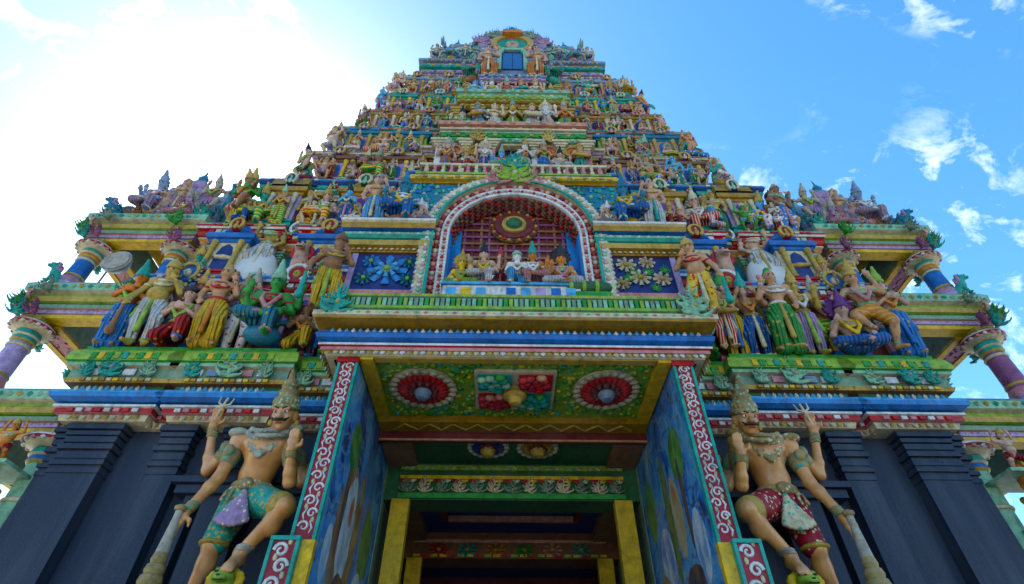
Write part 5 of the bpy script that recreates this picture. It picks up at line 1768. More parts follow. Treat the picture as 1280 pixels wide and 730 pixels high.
# figures among the lower columns at the edge of the wall are statues too: see rows below.
# floodlight and brackets between the pavilion storeys
fl = empty('floodlight', (-5.55, 5.42, 6.70))
tag(fl, 'round grey floodlight standing on the left pavilion beam beside the blue column', 'floodlight')
MB().lathe([(.05, 0), (.12, .03), (.19, .12), (.20, .17)], (0, -.02, .46), 'grey', 18, axis='Y').build('lamp_housing', fl)
MB().lathe([(.17, 0), (.17, .012)], (0, -.192, .46), 'stone', 18, axis='Y').build('lens', fl)
MB().tube([(-.22, 0, .46), (-.22, 0, .2), (0, 0, .17), (.22, 0, .2), (.22, 0, .46)], .014, 'grey', 6).build('yoke', fl)
MB().tube([(0, 0, 0), (0, 0, .17)], .02, 'grey', 6).build('stem', fl)
for s, dx in ((-1, -5.3), (1, 5.2)):
    br = empty('metal_bracket', (dx, 5.40, 6.70))
    tag(br, 'dark metal bracket shaped like a roof on the %s pavilion beam' % ('left' if s < 0 else 'right'), 'bracket', 'angled brackets on the pavilion beams')
    for q in (-1, 1):
        MB().tube([(q * .24, 0, 0), (0, 0, .30)], .026, 'steel', 6).build('strut', br)
    MB().tube([(0, 0, .30), (0, .35, .30)], .022, 'steel', 6).build('ridge_bar', br)

# ------------------------------------------------------------------ the two guardian statues
GJ = dict(pel=(-2.413, 4.880, 3.668), wai=(-2.405, 4.860, 3.841), che=(-2.354, 4.800, 4.068), nck=(-2.300, 4.740, 4.272), hed=(-2.233, 4.640, 4.380), sa=(-2.651, 4.800, 4.182), ea=(-2.682, 4.740, 3.791), ha=(-2.792, 4.620, 3.417), sb=(-2.686, 4.900, 4.253), eb=(-2.930, 4.940, 3.954), hb=(-3.004, 4.860, 4.386), sc=(-2.151, 4.780, 4.227), ec=(-2.003, 4.660, 3.715), hc=(-2.019, 4.520, 3.957), sd=(-2.184, 4.880, 4.247), ed=(-1.999, 4.950, 3.840), hd=(-1.942, 4.970, 4.043), h1=(-2.489, 4.880, 3.638), k1=(-2.553, 4.820, 3.223), a1=(-2.652, 4.930, 2.868), h2=(-2.301, 4.860, 3.631), k2=(-1.919, 4.520, 3.437), a2=(-2.214, 4.620, 3.102), t2=(-2.225, 4.500, 2.935))


def hand(p, d, palm, spread, curl, S=1.0):
    """palm at p, fingers along d, palm facing `palm`; four fingers and a thumb"""
    d, palm = np.array(d, float), np.array(palm, float)
    d /= np.linalg.norm(d)
    palm -= d * palm.dot(d)
    palm /= np.linalg.norm(palm)
    sd = np.cross(d, palm)
    out = [Cc(p, p + d * .075 * S, .040 * S, .036 * S), Cc(p + d * .07 * S - sd * .028 * S, p + d * .07 * S + sd * .028 * S, .024 * S, .024 * S)]
    for q, L in ((-1.5, .07), (-.5, .085), (.5, .09), (1.5, .078)):
        b = p + d * .085 * S + sd * q * .019 * S
        d1 = d + sd * q * spread + palm * curl * .5
        d1 /= np.linalg.norm(d1)
        m = b + d1 * L * S * .55
        d2 = d * (1 - curl) + sd * q * spread + palm * curl * 1.5
        d2 /= np.linalg.norm(d2)
        out += [Cc(b, m, .0125 * S, .0115 * S), Cc(m, m + d2 * L * S * .5, .0115 * S, .009 * S)]
    b = p + d * .02 * S + sd * .035 * S
    m = b + (d * .4 + sd * .8 + palm * .3) * .05 * S
    out += [Cc(b, m, .016 * S, .013 * S), Cc(m, m + (d * .9 + sd * .2 + palm * .4) * .04 * S, .013 * S, .010 * S)]
    return out


def guardian(s):
    J = {k: vec(v[0] * -s if s > 0 else v[0], v[1], v[2]) for k, v in GJ.items()}
    if s > 0:
        J = {k: vec(-GJ[k][0] + .03, GJ[k][1], GJ[k][2]) for k in GJ}
    org = vec(J['pel'][0], 4.95, 2.62)
    J = {k: v - org for k, v in J.items()}
    g = -1 if s > 0 else 1          # g flips the left guardian's sideways directions for the right one

    def X(x, y, z):
        return vec(x * g, y, z)
    hp = .42
    ch_, sh_ = math.cos(hp), math.sin(hp)

    def H(x, y, z):
        return vec(x * g, y * ch_ - z * sh_, y * sh_ + z * ch_)
    b = []
    pel, wai, che, nck, hed = J['pel'], J['wai'], J['che'], J['nck'], J['hed']
    # torso
    b += [Ee(pel, (.185, .14, .14)), Cc(pel, wai, .15, .14), Ee(wai + X(0, -.045, .02), (.145, .11, .13)), Cc(wai, che, .14, .18), Ee(che + vec(0, 0, .03), (.235, .145, .17)),
          Ee(che + X(-.1, -.10, .05), (.105, .06, .085)), Ee(che + X(.1, -.10, .05), (.105, .06, .085)), Cc(J['sa'], J['sc'], .085, .085), Cc(che + vec(0, 0, .12), nck, .10, .075), Cc(nck, hed, .072, .075)]
    # head
    b += [Ee(hed, (.105, .12, .15), rx=hp), Ee(hed + H(0, -.055, -.09), (.07, .06, .06)), Ee(hed + H(-.055, -.075, -.035), (.04, .035, .04)), Ee(hed + H(.055, -.075, -.035), (.04, .035, .04)),
          Cc(hed + H(0, -.112, .035), hed + H(0, -.142, -.02), .014, .026), Ee(hed + H(-.018, -.13, -.026), .016), Ee(hed + H(.018, -.13, -.026), .016), Cc(hed + H(-.07, -.105, .052), hed + H(.07, -.105, .052), .018, .018),
          Cc(hed + H(-.03, -.118, -.082), hed + H(.03, -.118, -.082), .012, .012), Ee(hed + H(-.108, .01, -.01), (.022, .035, .055)), Ee(hed + H(.108, .01, -.01), (.022, .035, .055)), Ee(hed + H(0, -.085, -.125), (.038, .034, .03))]
    # arms
    for a in 'abcd':
        sh, el, ha = J['s' + a], J['e' + a], J['h' + a]
        r = .88 if a in 'ac' else .8
        b += [Ee(sh, .10 * r), Cc(sh, el, .085 * r, .062 * r), Ee(lerp(sh, el, .45), (.085 * r,) * 3), Cc(el, ha, .066 * r, .042 * r), Ee(lerp(el, ha, .28), (.068 * r,) * 3)]
    d = (J['ha'] - J['ea'])
    b += hand(J['ha'], d / np.linalg.norm(d) + vec(0, 0, -.35), X(0, .5, -1), .05, .35, 1.15)
    b += hand(J['hb'], vec(0, -.05, 1), X(.2, -1, 0), .10, .45, 1.1)
    b += hand(J['hc'], vec(0, -.1, 1), X(0, -1, .1), .05, .25, 1.1)
    b += hand(J['hd'], X(.4, -.2, 1), X(0, -1, 0), .05, .2, 1.05)
    # legs
    for h_, k_, a_ in (('h1', 'k1', 'a1'), ('h2', 'k2', 'a2')):
        hip, kn, an = J[h_], J[k_], J[a_]
        b += [Cc(hip, kn, .116, .076), Ee(kn + vec(0, -.02, 0), .08), Cc(kn, an, .076, .048), Ee(lerp(kn, an, .3) + vec(0, .025, 0), (.08, .08, .12)), Ee(an, .054)]
    t1 = J['a1'] + X(-.06, -.22, -.07)
    for an, toe in ((J['a1'], t1), (J['a2'], J['t2'])):
        dd = toe - an
        b += [Cc(an + vec(0, .03, -.05), lerp(an, toe, .8), .05, .042), Cc(an + vec(0, .0, -.01), lerp(an, toe, .75), .045, .04)]
        w = np.cross(dd / np.linalg.norm(dd), vec(0, 0, 1))
        w /= np.linalg.norm(w)
        for q in range(5):
            b.append(Cc(lerp(an, toe, .75) + w * (q - 2) * .021, toe + w * (q - 2) * .023 + dd * (-.03 * abs(q - 1)), .016, .0135))
    P = {'body': (b, .0115, .022)}
    # shorts
    c = [Ee(pel + vec(0, 0, -.01), (.205, .16, .13)), Cc(J['h1'], lerp(J['h1'], J['k1'], .92), .150, .110), Cc(J['h2'], lerp(J['h2'], J['k2'], .80), .150, .112)]
    P['shorts'] = (c, .013, .03)
    P['shorts_hem#1'] = ([Ee(lerp(J['h1'], J['k1'], .96), (.124, .124, .04))], .013, .01)
    P['shorts_hem#2'] = ([Cc(lerp(J['h2'], J['k2'], .83), lerp(J['h2'], J['k2'], .88), .120, .116)], .013, .01)
    # sash: a fan of pleats hanging between the legs
    sa = []
    for q in range(7):
        a = (q - 3) * .17
        sa.append(Cc(pel + X(.02, -.17, -.02), pel + X(.02 + .25 * math.sin(a), -.235, -.08 - .24 * math.cos(a)), .020, .028))
    P['sash'] = (sa, .011, .012)
    P['belt'] = ([Tt(pel + vec(0, 0, .085), .168, .030, sy=.82), Tt(pel + vec(0, 0, .035), .188, .026, sy=.8), Ee(pel + X(.0, -.17, .06), (.065, .035, .06))] + [Cc(pel + X(x, -.165, 0), pel + X(x * 1.1, -.19, -.10), .012, .016) for x in (-.14, -.09, .1, .14)], .011, .008)
    nk = [Tt(nck + vec(0, -.02, -.02), .098, .024, rx=.40), Tt(nck + vec(0, -.05, -.075), .145, .024, rx=.55)]
    for row, (rad, drop, n_, sz) in enumerate(((.15, .06, 11, .022), (.17, .12, 13, .024), (.165, .18, 11, .026), (.13, .22, 9, .024))):
        for q in range(n_):
            a = (q - n_ // 2) * 2.7 / n_
            yy = -.155 + .045 * abs(math.sin(a)) ** 2 - (.012 if row < 2 else 0)
            nk.append(Ee(che + X(rad * 1.15 * math.sin(a), yy, .20 - drop * math.cos(a) - .02 * row), (sz, .024, sz * 1.2)))
    for q in (-1, 1):
        nk.append(Cc(che + X(q * .20, -.06, .13), che + X(q * .02, -.165, -.10), .014, .014))
    nk += [Ee(che + X(0, -.165, -.09), (.045, .024, .05)), Ee(J['sa'] + X(-.01, -.055, .06), (.10, .07, .05)), Ee(J['sc'] + X(.01, -.055, .06), (.10, .07, .05))]
    P['chest_ornament'] = (nk, .011, .010)
    al = []
    for a in 'abcd':
        sh, el, ha = J['s' + a], J['e' + a], J['h' + a]
        for t, r, l in ((.40, .086, .03), (.52, .078, .026)):
            p0, p1 = lerp(sh, el, t), lerp(sh, el, t + .04)
            al.append(Cc(p0, p1, r, r))
        al.append(Ee(lerp(sh, el, .42) + vec(0, -.085, .02), (.05, .03, .06)))
        for t in (.74, .82, .90):
            al.append(Ee(lerp(el, ha, t), (.056, .056, .022)) if abs((ha - el)[2]) > .2 else Ee(lerp(el, ha, t), (.03, .056, .056)))
    P['armlets'] = (al, .012, .006)
    P['anklet#1'] = ([Ee(lerp(J['k2'], J['a2'], .88), (.075, .075, .026)), Ee(lerp(J['k2'], J['a2'], .95), (.07, .07, .022))], .012, .006)
    P['anklet#2'] = ([Ee(lerp(J['k1'], J['a1'], .9), (.075, .075, .026))], .012, .006)
    # crown
    h0 = hed + H(0, .01, .07)
    cr = [Tt(h0, .108, .03, rx=hp), Cc(h0 + H(0, 0, .02), h0 + H(0, .015, .12), .108, .095), Tt(h0 + H(0, .01, .085), .10, .022, rx=hp), Cc(h0 + H(0, .015, .12), h0 + H(0, .03, .22), .086, .068), Tt(h0 + H(0, .02, .155), .084, .018, rx=hp), Tt(h0 + H(0, .028, .215), .068, .016, rx=hp),
          Cc(h0 + H(0, .03, .22), h0 + H(0, .04, .30), .055, .034), Tt(h0 + H(0, .035, .27), .048, .014, rx=hp), Ee(h0 + H(0, .04, .335), .032), Ee(h0 + H(0, .04, .375), .018), Ee(h0 + H(0, -.11, .04), (.035, .024, .05))]
    for q in range(9):
        a = (q - 4) * .33
        cr.append(Ee(h0 + H(.118 * math.sin(a), -.115 * math.cos(a) + .01, .055), (.02, .02, .032)))
    P['crown'] = (cr, .0105, .010)
    P['earring'] = ([Ee(hed + H(q * .125, 0, -.075), (.028, .028, .04)) for q in (-1, 1)], .011, .0)
    P['moustache'] = ([Cc(hed + H(q * .008, -.148, -.052), hed + H(q * .058, -.125, -.055), .014, .012) for q in (-1, 1)] + [Cc(hed + H(q * .058, -.125, -.055), hed + H(q * .082, -.10, -.030), .011, .006) for q in (-1, 1)], .006, .008)
    P['eyebrow'] = ([Cc(hed + H(q * .018, -.128, .052), hed + H(q * .05, -.122, .066), .007, .007) for q in (-1, 1)] + [Cc(hed + H(q * .05, -.122, .066), hed + H(q * .085, -.098, .05), .007, .005) for q in (-1, 1)], .006, .004)
    P['eye'] = ([Ee(hed + H(q * .045, -.108, .022), (.027, .014, .017)) for q in (-1, 1)], .006, 0)
    P['pupil'] = ([Ee(hed + H(q * .045, -.120, .022), (.011, .006, .012)) for q in (-1, 1)], .0045, 0)
    P['lips'] = ([Cc(hed + H(-.026, -.126, -.084), hed + H(.026, -.126, -.084), .009, .009)], .006, 0)
    P['hair'] = ([Ee(hed + H(0, .045, .01), (.112, .10, .13)), Ee(hed + H(0, .06, -.10), (.10, .07, .08))], .012, .02)
    L = s < 0
    cm = {'body': 'guard_skin', 'shorts': ('teal', 'dots', 'gold') if L else ('crimson', 'dots', 'cream'), 'shorts_hem': 'gold', 'sash': ('mauve', 'dots', 'cream') if L else ('cream', 'dots', 'teal'), 'belt': ('gold_worn', 'dots', 'cream'), 'chest_ornament': ('stone', 'dots', 'mint') if L else ('gold_worn', 'dots', 'cream'), 'armlets': ('gold_worn', 'dots', 'teal'),
          'anklet': 'stone', 'crown': ('gold_worn', 'dots', 'mint'), 'earring': 'gold', 'moustache': 'black', 'eyebrow': 'black', 'eye': 'white', 'pupil': 'black', 'lips': 'red', 'hair': 'black'}
    root = empty('guardian_statue', tuple(org))
    tag(root, ('four-armed moustached guardian statue in green shorts on the dark wall left of the entrance' if L else 'four-armed moustached guardian statue in red shorts on the dark wall right of the entrance'), 'statue', 'guardian statues beside the entrance')
    for nm, (pr, h, k) in P.items():
        nm = nm.split('#')[0]
        me = sdf_mesh(nm, pr, h, k)
        me.materials[0] = mat(cm[nm])
        o = bpy.data.objects.new(nm, me)
        COL.objects.link(o)
        o.parent = root
        if nm in ('chest_ornament', 'armlets'):
            o['kind'] = 'stuff'
    # small trident-like emblem between the raised fingers
    hb = J['hb'] + org
    wp = empty('hand_emblem', (hb[0], hb[1] - .03, hb[2] + .12))
    tag(wp, 'small pale emblem held up in the raised rear hand of the %s guardian' % ('green-shorted' if L else 'red-shorted'), 'emblem', 'emblems held by the guardians')
    MB().tube([(0, 0, -.08), (.03 * g, -.01, .06), (.06 * g, -.02, .17)], [.014, .016, .012], 'cream', 6).build('stem', wp)
    MB().tube([(.03 * g, -.01, .08), (-.02 * g, -.01, .12), (-.02 * g, -.01, .19)], [.012, .012, .006], 'cream', 6).build('prong', wp)
    MB().tube([(.04 * g, -.01, .08), (.10 * g, -.01, .10), (.12 * g, -.01, .17)], [.012, .012, .006], 'cream', 6).build('prong', wp)
    # club under the resting hand
    ha = J['ha'] + org
    cl = empty('club', (ha[0] - .01 * g + .0, ha[1] - .06, 2.62))
    tag(cl, 'ringed pale club under the lower hand of the %s guardian' % ('green-shorted' if L else 'red-shorted'), 'club', 'clubs of the guardians')
    top = ha[2] - 2.62 + .03
    MB().lathe([(.045, top - .03), (.05, top), (.02, top + .02)], (0, 0, 0), 'gold_worn', 12).build('pommel', cl)
    MB().lathe([(.05, .46), (.04, .6), (.03, top - .1), (.03, top - .025)], (0, 0, 0), 'stone', 14).build('shaft', cl)
    MB().lathe([(.09, .0), (.125, .05), (.128, .09), (.10, .13), (.092, .14), (.108, .17), (.098, .21), (.08, .22), (.09, .25), (.08, .29), (.066, .30), (.076, .33), (.066, .37), (.052, .38), (.06, .41), (.05, .46)], (0, 0, 0), 'gold_worn', 18).build('head', cl)
    # crouching beast under the raised foot
    t2 = J['t2'] + org
    bz = t2[2] - .05 - 2.62
    be = statue('lion', (t2[0] - .03 * g, t2[1] + .16, 2.60), .46, {'body': 'lime', 'mane': 'yellow', 'face_relief': 'black'}, 0, s > 0, 'crouching_beast')
    be.scale = (be.scale[0] * 1.6, be.scale[1] * 1.15, be.scale[2])
    tag(be, 'small yellow-green crouching beast under the raised foot of the %s guardian' % ('green-shorted' if L else 'red-shorted'), 'statue', 'beasts under the guardians')
    # corbel shelf that carries the group, part of the tower
    sh = MB().b2(org[0] - .72, org[0] + .62, 4.36, YW, 2.50, 2.60, 'granite')
    part(sh, 'guardian_shelf')
    part(MB().b2(org[0] - .62, org[0] + .52, 4.55, YW, 2.30, 2.498, 'granite'), 'shelf_corbel')
    part(MB().b2(org[0] - .5, org[0] + .4, 4.7, YW, 0.9, 2.298, 'granite'), 'shelf_pier')


def skin_mat():
    m, n, l, b = nodes_of('painted_skin')
    f1, t1 = noise_fac(n, l, 5.5, 5, .6, .38, .68)
    f2, t2 = noise_fac(n, l, 3.0, 5, .7, .50, .72, (1, 1, .5))
    c = mixc(n, l, f1, (.56, .25, .065), (.40, .15, .036))
    c = mixc(n, l, f2, c, (.56, .34, .20))
    g, _ = noise_fac(n, l, 6.0, 6, .7, .58, .82, (1, 1, .3))
    gm = n.new('ShaderNodeMath')
    gm.operation = 'MULTIPLY'
    gm.inputs[1].default_value = .55
    l.new(g, gm.inputs[0])
    c = mixc(n, l, gm.outputs[0], c, (.12, .10, .09))
    l.new(c, b.inputs['Base Color'])
    b.inputs['Roughness'].default_value = .32
    bp = n.new('ShaderNodeBump')
    bp.inputs['Strength'].default_value = .25
    bp.inputs['Distance'].default_value = .01
    l.new(t1.outputs['Fac'], bp.inputs['Height'])
    l.new(bp.outputs['Normal'], b.inputs['Normal'])
    MAT['guard_skin'] = m
    PAL['gold_worn'] = (.32, .23, .08)


skin_mat()
m_, n_, l_, b_ = nodes_of('clean_white')
f_, _t = noise_fac(n_, l_, 4, 3, .5, .4, .8)
l_.new(mixc(n_, l_, f_, (.50, .50, .47), (.36, .37, .36)), b_.inputs['Base Color'])
b_.inputs['Roughness'].default_value = .5
MAT['clean_white'] = m_
guardian(-1)
guardian(1)

# ------------------------------------------------------------------ statues on the ledges
COLNAME = {'tan': 'tan', 'rose': 'pinkish', 'ivory': 'pale', 'umber': 'brown', 'teal': 'teal', 'sky_blue': 'blue', 'green': 'green', 'gold': 'golden', 'white': 'white', 'lime': 'lime', 'steel': 'grey-blue', 'mint': 'mint', 'crimson': 'crimson', 'orange': 'orange', 'lilac': 'lilac',
           'yellow': 'yellow', 'blue': 'blue', 'red': 'red', 'azure': 'bright-blue', 'pink': 'pink', 'bluegreen': 'petrol-blue', 'purple': 'purple', 'stone': 'grey', 'grey': 'grey', 'mauve': 'mauve', 'ochre': 'ochre'}
PATNAME = {'dots': 'dotted', 'bands': 'banded', 'pleats': 'striped'}
ORD = ['leftmost', 'second', 'third', 'fourth', 'fifth', 'sixth', 'seventh', 'eighth', 'ninth', 'tenth', 'eleventh', 'twelfth', 'thirteenth', 'fourteenth', 'fifteenth', 'sixteenth', 'seventeenth', 'eighteenth', 'nineteenth', 'twentieth'] + ['twenty-' + q for q in ('first', 'second', 'third', 'fourth', 'fifth', 'sixth', 'seventh', 'eighth', 'ninth')]
GAR = {'dhoti': 'wrap', 'skirt': 'skirt', 'shorts': 'shorts'}
PGAR = {'praying': 'skirt', 'blessing': 'wrap', 'four_armed': 'wrap', 'lady': 'skirt', 'lotus_seated': 'wrap', 'throne_seated': 'wrap', 'dancer': 'shorts', 'atlas': 'shorts', 'drummer': 'wrap', 'flute': 'wrap', 'warrior': 'shorts', 'club_bearer': 'wrap', 'kneeling': 'wrap'}
ROWS = {}
rs = random.Random(77)


def put(row, key, x, y, z, h, skin=None, cloth=None, crown=None, rz=0.0, flip=False, orn=None, attr=None):
    skin = skin or rs.choice(SKIN)
    cloth = cloth or rs.choice(CLOTH)
    cm = (cloth, 'shaded_folds', {'white': 'steel', 'yellow': 'ochre', 'red': 'maroon', 'orange': 'brown', 'lilac': 'purple', 'mint': 'teal', 'blue': 'navy', 'azure': 'navy', 'lime': 'green', 'crimson': 'maroon', 'pink': 'plum', 'sky_blue': 'blue'}.get(cloth, 'deepgreen')) if isinstance(cloth, str) else cloth
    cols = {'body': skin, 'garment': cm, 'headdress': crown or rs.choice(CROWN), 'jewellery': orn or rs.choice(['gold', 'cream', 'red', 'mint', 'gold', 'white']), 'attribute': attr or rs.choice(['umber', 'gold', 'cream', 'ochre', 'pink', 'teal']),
            'hair': 'black', 'mane': cloth, 'tail': cm, 'crest': 'gold', 'horn': 'cream', 'saddle_cloth': cloth, 'face_relief': 'black', 'eyes': 'black', 'sash': rs.choice(['red', 'gold', 'white', 'blue', 'lime', 'pink', 'cream', 'orange', 'teal']), 'garland': rs.choice(['pink', 'lime', 'yellow', 'white', 'orange'])}
    nm = {'lion': 'lion_statue', 'peacock': 'peacock_statue', 'bull': 'bull_statue'}.get(key, 'statue')
    o = statue(key, (x, y, z), h, cols, rz, flip, nm, .05 if key in ('lion', 'bull', 'peacock') else .13)
    for c in o.children:
        if c.name.split('.')[0] in ('jewellery', 'attribute', 'crest', 'face_relief', 'horn', 'saddle_cloth', 'garland', 'mane', 'eyes', 'sash'):
            c['kind'] = 'stuff'
    cn = COLNAME.get(cloth, cloth) if isinstance(cloth, str) else PATNAME[cloth[1]] + ' ' + COLNAME[cloth[0]]
    if key == 'lion':
        desc = '%s sitting lion statue with %s mane' % (COLNAME[skin], cn)
    elif key == 'peacock':
        desc = '%s peacock statue with %s fan tail' % (COLNAME[skin], cn)
    elif key == 'bull':
        desc = '%s lying bull statue with %s saddle' % (COLNAME[skin], cn)
    else:
        desc = '%s %s statue in %s %s' % (COLNAME[skin], POSES[key][1], cn, PGAR[key])
    ROWS.setdefault(row, []).append((x, y, o, desc, {'lion': 'lion', 'peacock': 'peacock', 'bull': 'bull'}.get(key, 'statue')))
    return o


# row 1, the big figures over the base cornice
Z1 = 5.385
R1 = 'the lowest tower ledge'
for a in [
    ('praying', -4.62, 4.90, 1.06, 'orange', 'azure', 'teal'), ('club_bearer', -4.28, 4.86, 1.16, 'gold', 'white', 'gold'), ('kneeling', -3.92, 4.90, 1.15, 'rose', 'red', 'black'), ('warrior', -3.95, 5.12, 1.12, 'umber', 'crimson', 'gold'),
    ('lady', -3.55, 4.86, 1.12, 'tan', 'yellow', 'gold'), ('flute', -3.28, 5.02, 1.06, 'rose', ('white', 'dots', 'red'), 'stone'), ('throne_seated', -2.88, 4.82, 1.30, 'green', 'bluegreen', 'mint'), ('kneeling', -2.50, 4.98, .95, 'umber', 'yellow', 'purple'), ('blessing', -2.32, 5.10, 1.0, 'sky_blue', 'purple', 'gold'),
    ('praying', 4.62, 4.90, 1.10, 'rose', 'azure', 'lime'), ('dancer', 4.30, 4.84, 1.16, 'tan', ('orange', 'bands', 'gold'), 'gold'), ('lotus_seated', 3.95, 4.84, 1.15, 'rose', 'blue', 'purple'), ('warrior', 3.85, 5.10, 1.12, 'umber', ('green', 'bands', 'yellow'), 'stone'),
    ('four_armed', 3.52, 4.92, 1.08, 'gold', 'lilac', 'gold'), ('lady', 3.20, 4.84, 1.16, 'tan', 'green', 'green'), ('flute', 2.92, 5.00, 1.08, 'tan', 'blue', 'teal'), ('blessing', 2.66, 5.02, 1.12, 'rose', 'yellow', 'green'), ('drummer', 2.46, 4.80, .84, 'tan', ('red', 'pleats', 'cream'), 'black'), ('lion', 2.25, 5.0, .7, 'green', 'gold', 'gold'), ('lion', -2.12, 5.02, .7, 'green', 'orange', 'gold'),
]:
    put(R1, a[0], a[1], a[2], Z1, a[3], a[4], a[5], a[6], rz=-.18 * a[1] / 4, flip=a[1] > 0, attr='bluegreen' if a[0] == 'throne_seated' else None)

for s in (-1, 1):
    part(MB().b2(s * 2.2, s * 4.6, 5.02, 5.22, 5.86, 5.92, 'bluegreen'), 'wall_shelf')
    for x in (2.45, 2.78, 3.1, 3.42, 3.75, 4.1, 4.42):
        put(R1, rs.choice(['praying', 'lady', 'blessing', 'flute', 'four_armed', 'drummer']), s * x, 5.10, 5.925, rs.uniform(.55, .66), rz=rs.uniform(-.3, .3), flip=s > 0)
# row 2
R2 = 'the second tower ledge'
z0, ly, lhw = LED[1]
for a in [('lotus_seated', -4.25, .08, .85, 'teal', 'purple'), ('lion', -2.9, .12, .8, 'rose', 'red'), ('kneeling', -2.62, .10, .9, 'tan', 'green'), ('drummer', -3.95, .2, .85, 'umber', 'crimson'),
          ('lotus_seated', 4.25, .08, .85, 'tan', ('red', 'pleats', 'cream')), ('lion', 2.9, .12, .8, 'rose', 'red'), ('kneeling', 2.62, .10, .9, 'umber', 'green'), ('drummer', 3.95, .2, .85, 'rose', 'crimson')]:
    put(R2, a[0], a[1], ly + a[2], z0, a[3], a[4], a[5], rz=-.15 * a[1] / 4, flip=a[1] > 0)
for s in (-1, 1):   # ladies with wide white skirts
    o = put(R2, 'lady', s * 3.52, ly + .16, z0 + .22, 1.12, 'gold' if s < 0 else 'rose', 'white', 'lime' if s < 0 else 'plum', rz=0, flip=s < 0)
    sk = MB()
    n, m = 26, 10
    vs, fs = [], []
    for j in range(m + 1):
        t = j / m
        for i in range(n + 1):
            a = 2 * math.pi * i / n
            w = .06 + .40 * math.sin(t * math.pi / 2)
            rip = 1 + .05 * abs(math.cos(a * 6)) * t
            vs.append((.8 * w * math.cos(a) * rip + .12 * t, .30 * w * math.sin(a) * rip, -.19 + .60 * math.cos(t * math.pi / 2) ** .9))
    for j in range(m):
        for i in range(n):
            p = j * (n + 1) + i
            fs.append((p, p + n + 1, p + n + 2, p + 1))
    sk.add(vs, fs, 'clean_white', True)
    k = sk.build('flared_skirt', o)
    o.rotation_euler = (0, 0, 0)
# standing figures at the corners of the centre bay
put(R2, 'club_bearer', -2.12, 4.36, 5.5, 1.05, 'umber', 'yellow', 'brown', rz=.3)
put(R2, 'club_bearer', 2.12, 4.36, 5.5, 1.05, 'tan', ('yellow', 'dots', 'red'), 'gold', rz=-.3, flip=True)

POOL = ['praying', 'blessing', 'four_armed', 'lady', 'lotus_seated', 'throne_seated', 'dancer', 'atlas', 'drummer', 'flute', 'warrior', 'club_bearer', 'kneeling', 'lady', 'throne_seated', 'lotus_seated']
NAMES = ['', '', 'the third tower ledge', 'the fourth tower ledge', 'the fifth tower ledge', 'the sixth tower ledge', 'the seventh tower ledge', 'the eighth tower ledge']
for k in range(2, 8):
    wall, wy, whw, z0, zc, z1 = TIER_WALLS[k]
    ly = LED[k][1]
    cb = CB[k]
    hmax = (z1 - z0) * 1.0
    n = max(3, int((whw - cb) / .25) + 1)
    for i in range(n):
        x = cb + .16 + (whw + .12 - cb - .16) * i / (n - 1)
        key = rs.choice(POOL)
        seated = key in ('lotus_seated', 'throne_seated', 'kneeling', 'atlas')
        near = min(abs(x - whw * .60), abs(x - whw * .90)) < .27
        for s in (-1, 1):
            kk = key if rs.random() < .75 else rs.choice(POOL)
            if near:
                continue
            seated = kk in ('lotus_seated', 'throne_seated', 'kneeling', 'atlas')
            f = .72 if near else 1.05 if kk in ('lotus_seated',) else .98 if seated else .82
            put(NAMES[k], kk, s * x, ly + .06 + rs.uniform(-.05, .05), z0, hmax * f * rs.uniform(.74, .95), rz=-.1 * s + rs.uniform(-.25, .25), flip=s > 0)
    for i in range(n - 1):
        x = cb + .16 + (whw + .12 - cb - .16) * (i + .5) / (n - 1)
        if i % 2 == k % 2:
            continue
        for s in (-1, 1):
            put(NAMES[k], rs.choice(['lotus_seated', 'kneeling', 'atlas', 'praying']), s * x, ly - .06, z0, hmax * rs.uniform(.42, .55), flip=s > 0)
    for s in (-1, 1):
        for xx in (whw * .60, whw * .90):
            put(NAMES[k], rs.choice(['lotus_seated', 'praying', 'blessing', 'throne_seated', 'lady']), s * xx, LED[k][1] - .02, z0 + .10, (z1 - z0) * .46, flip=s > 0)
        for yy in (-.03, .55):
            kk = rs.choice(['lady', 'dancer', 'warrior', 'atlas', 'throne_seated'])
            put('the %s flank of %s' % ('left' if s < 0 else 'right', NAMES[k].replace('tower ', '').replace('the ', '')), kk, s * (whw + .10), ly + yy, z0, hmax * .74, rz=s * (.5 if yy < 0 else 1.4))

# big blue bell-shaped seated figures and attendants over the bay cornice
R3 = 'the centre bay cornice'
for s in (-1, 1):
    put(R3, 'throne_seated', s * 1.52, 4.52, 7.10, 1.15, 'bluegreen', 'blue', 'bluegreen', rz=-.1 * s, flip=s > 0)
    put(R3, 'lady', s * 1.88, 4.50, 7.10, .95, 'rose', 'sky_blue' if s < 0 else 'white', 'stone', flip=s > 0)
    put(R3, 'lotus_seated', s * 1.24, 4.46, 7.10, .62, 'rose', 'mauve', 'white', flip=s > 0)

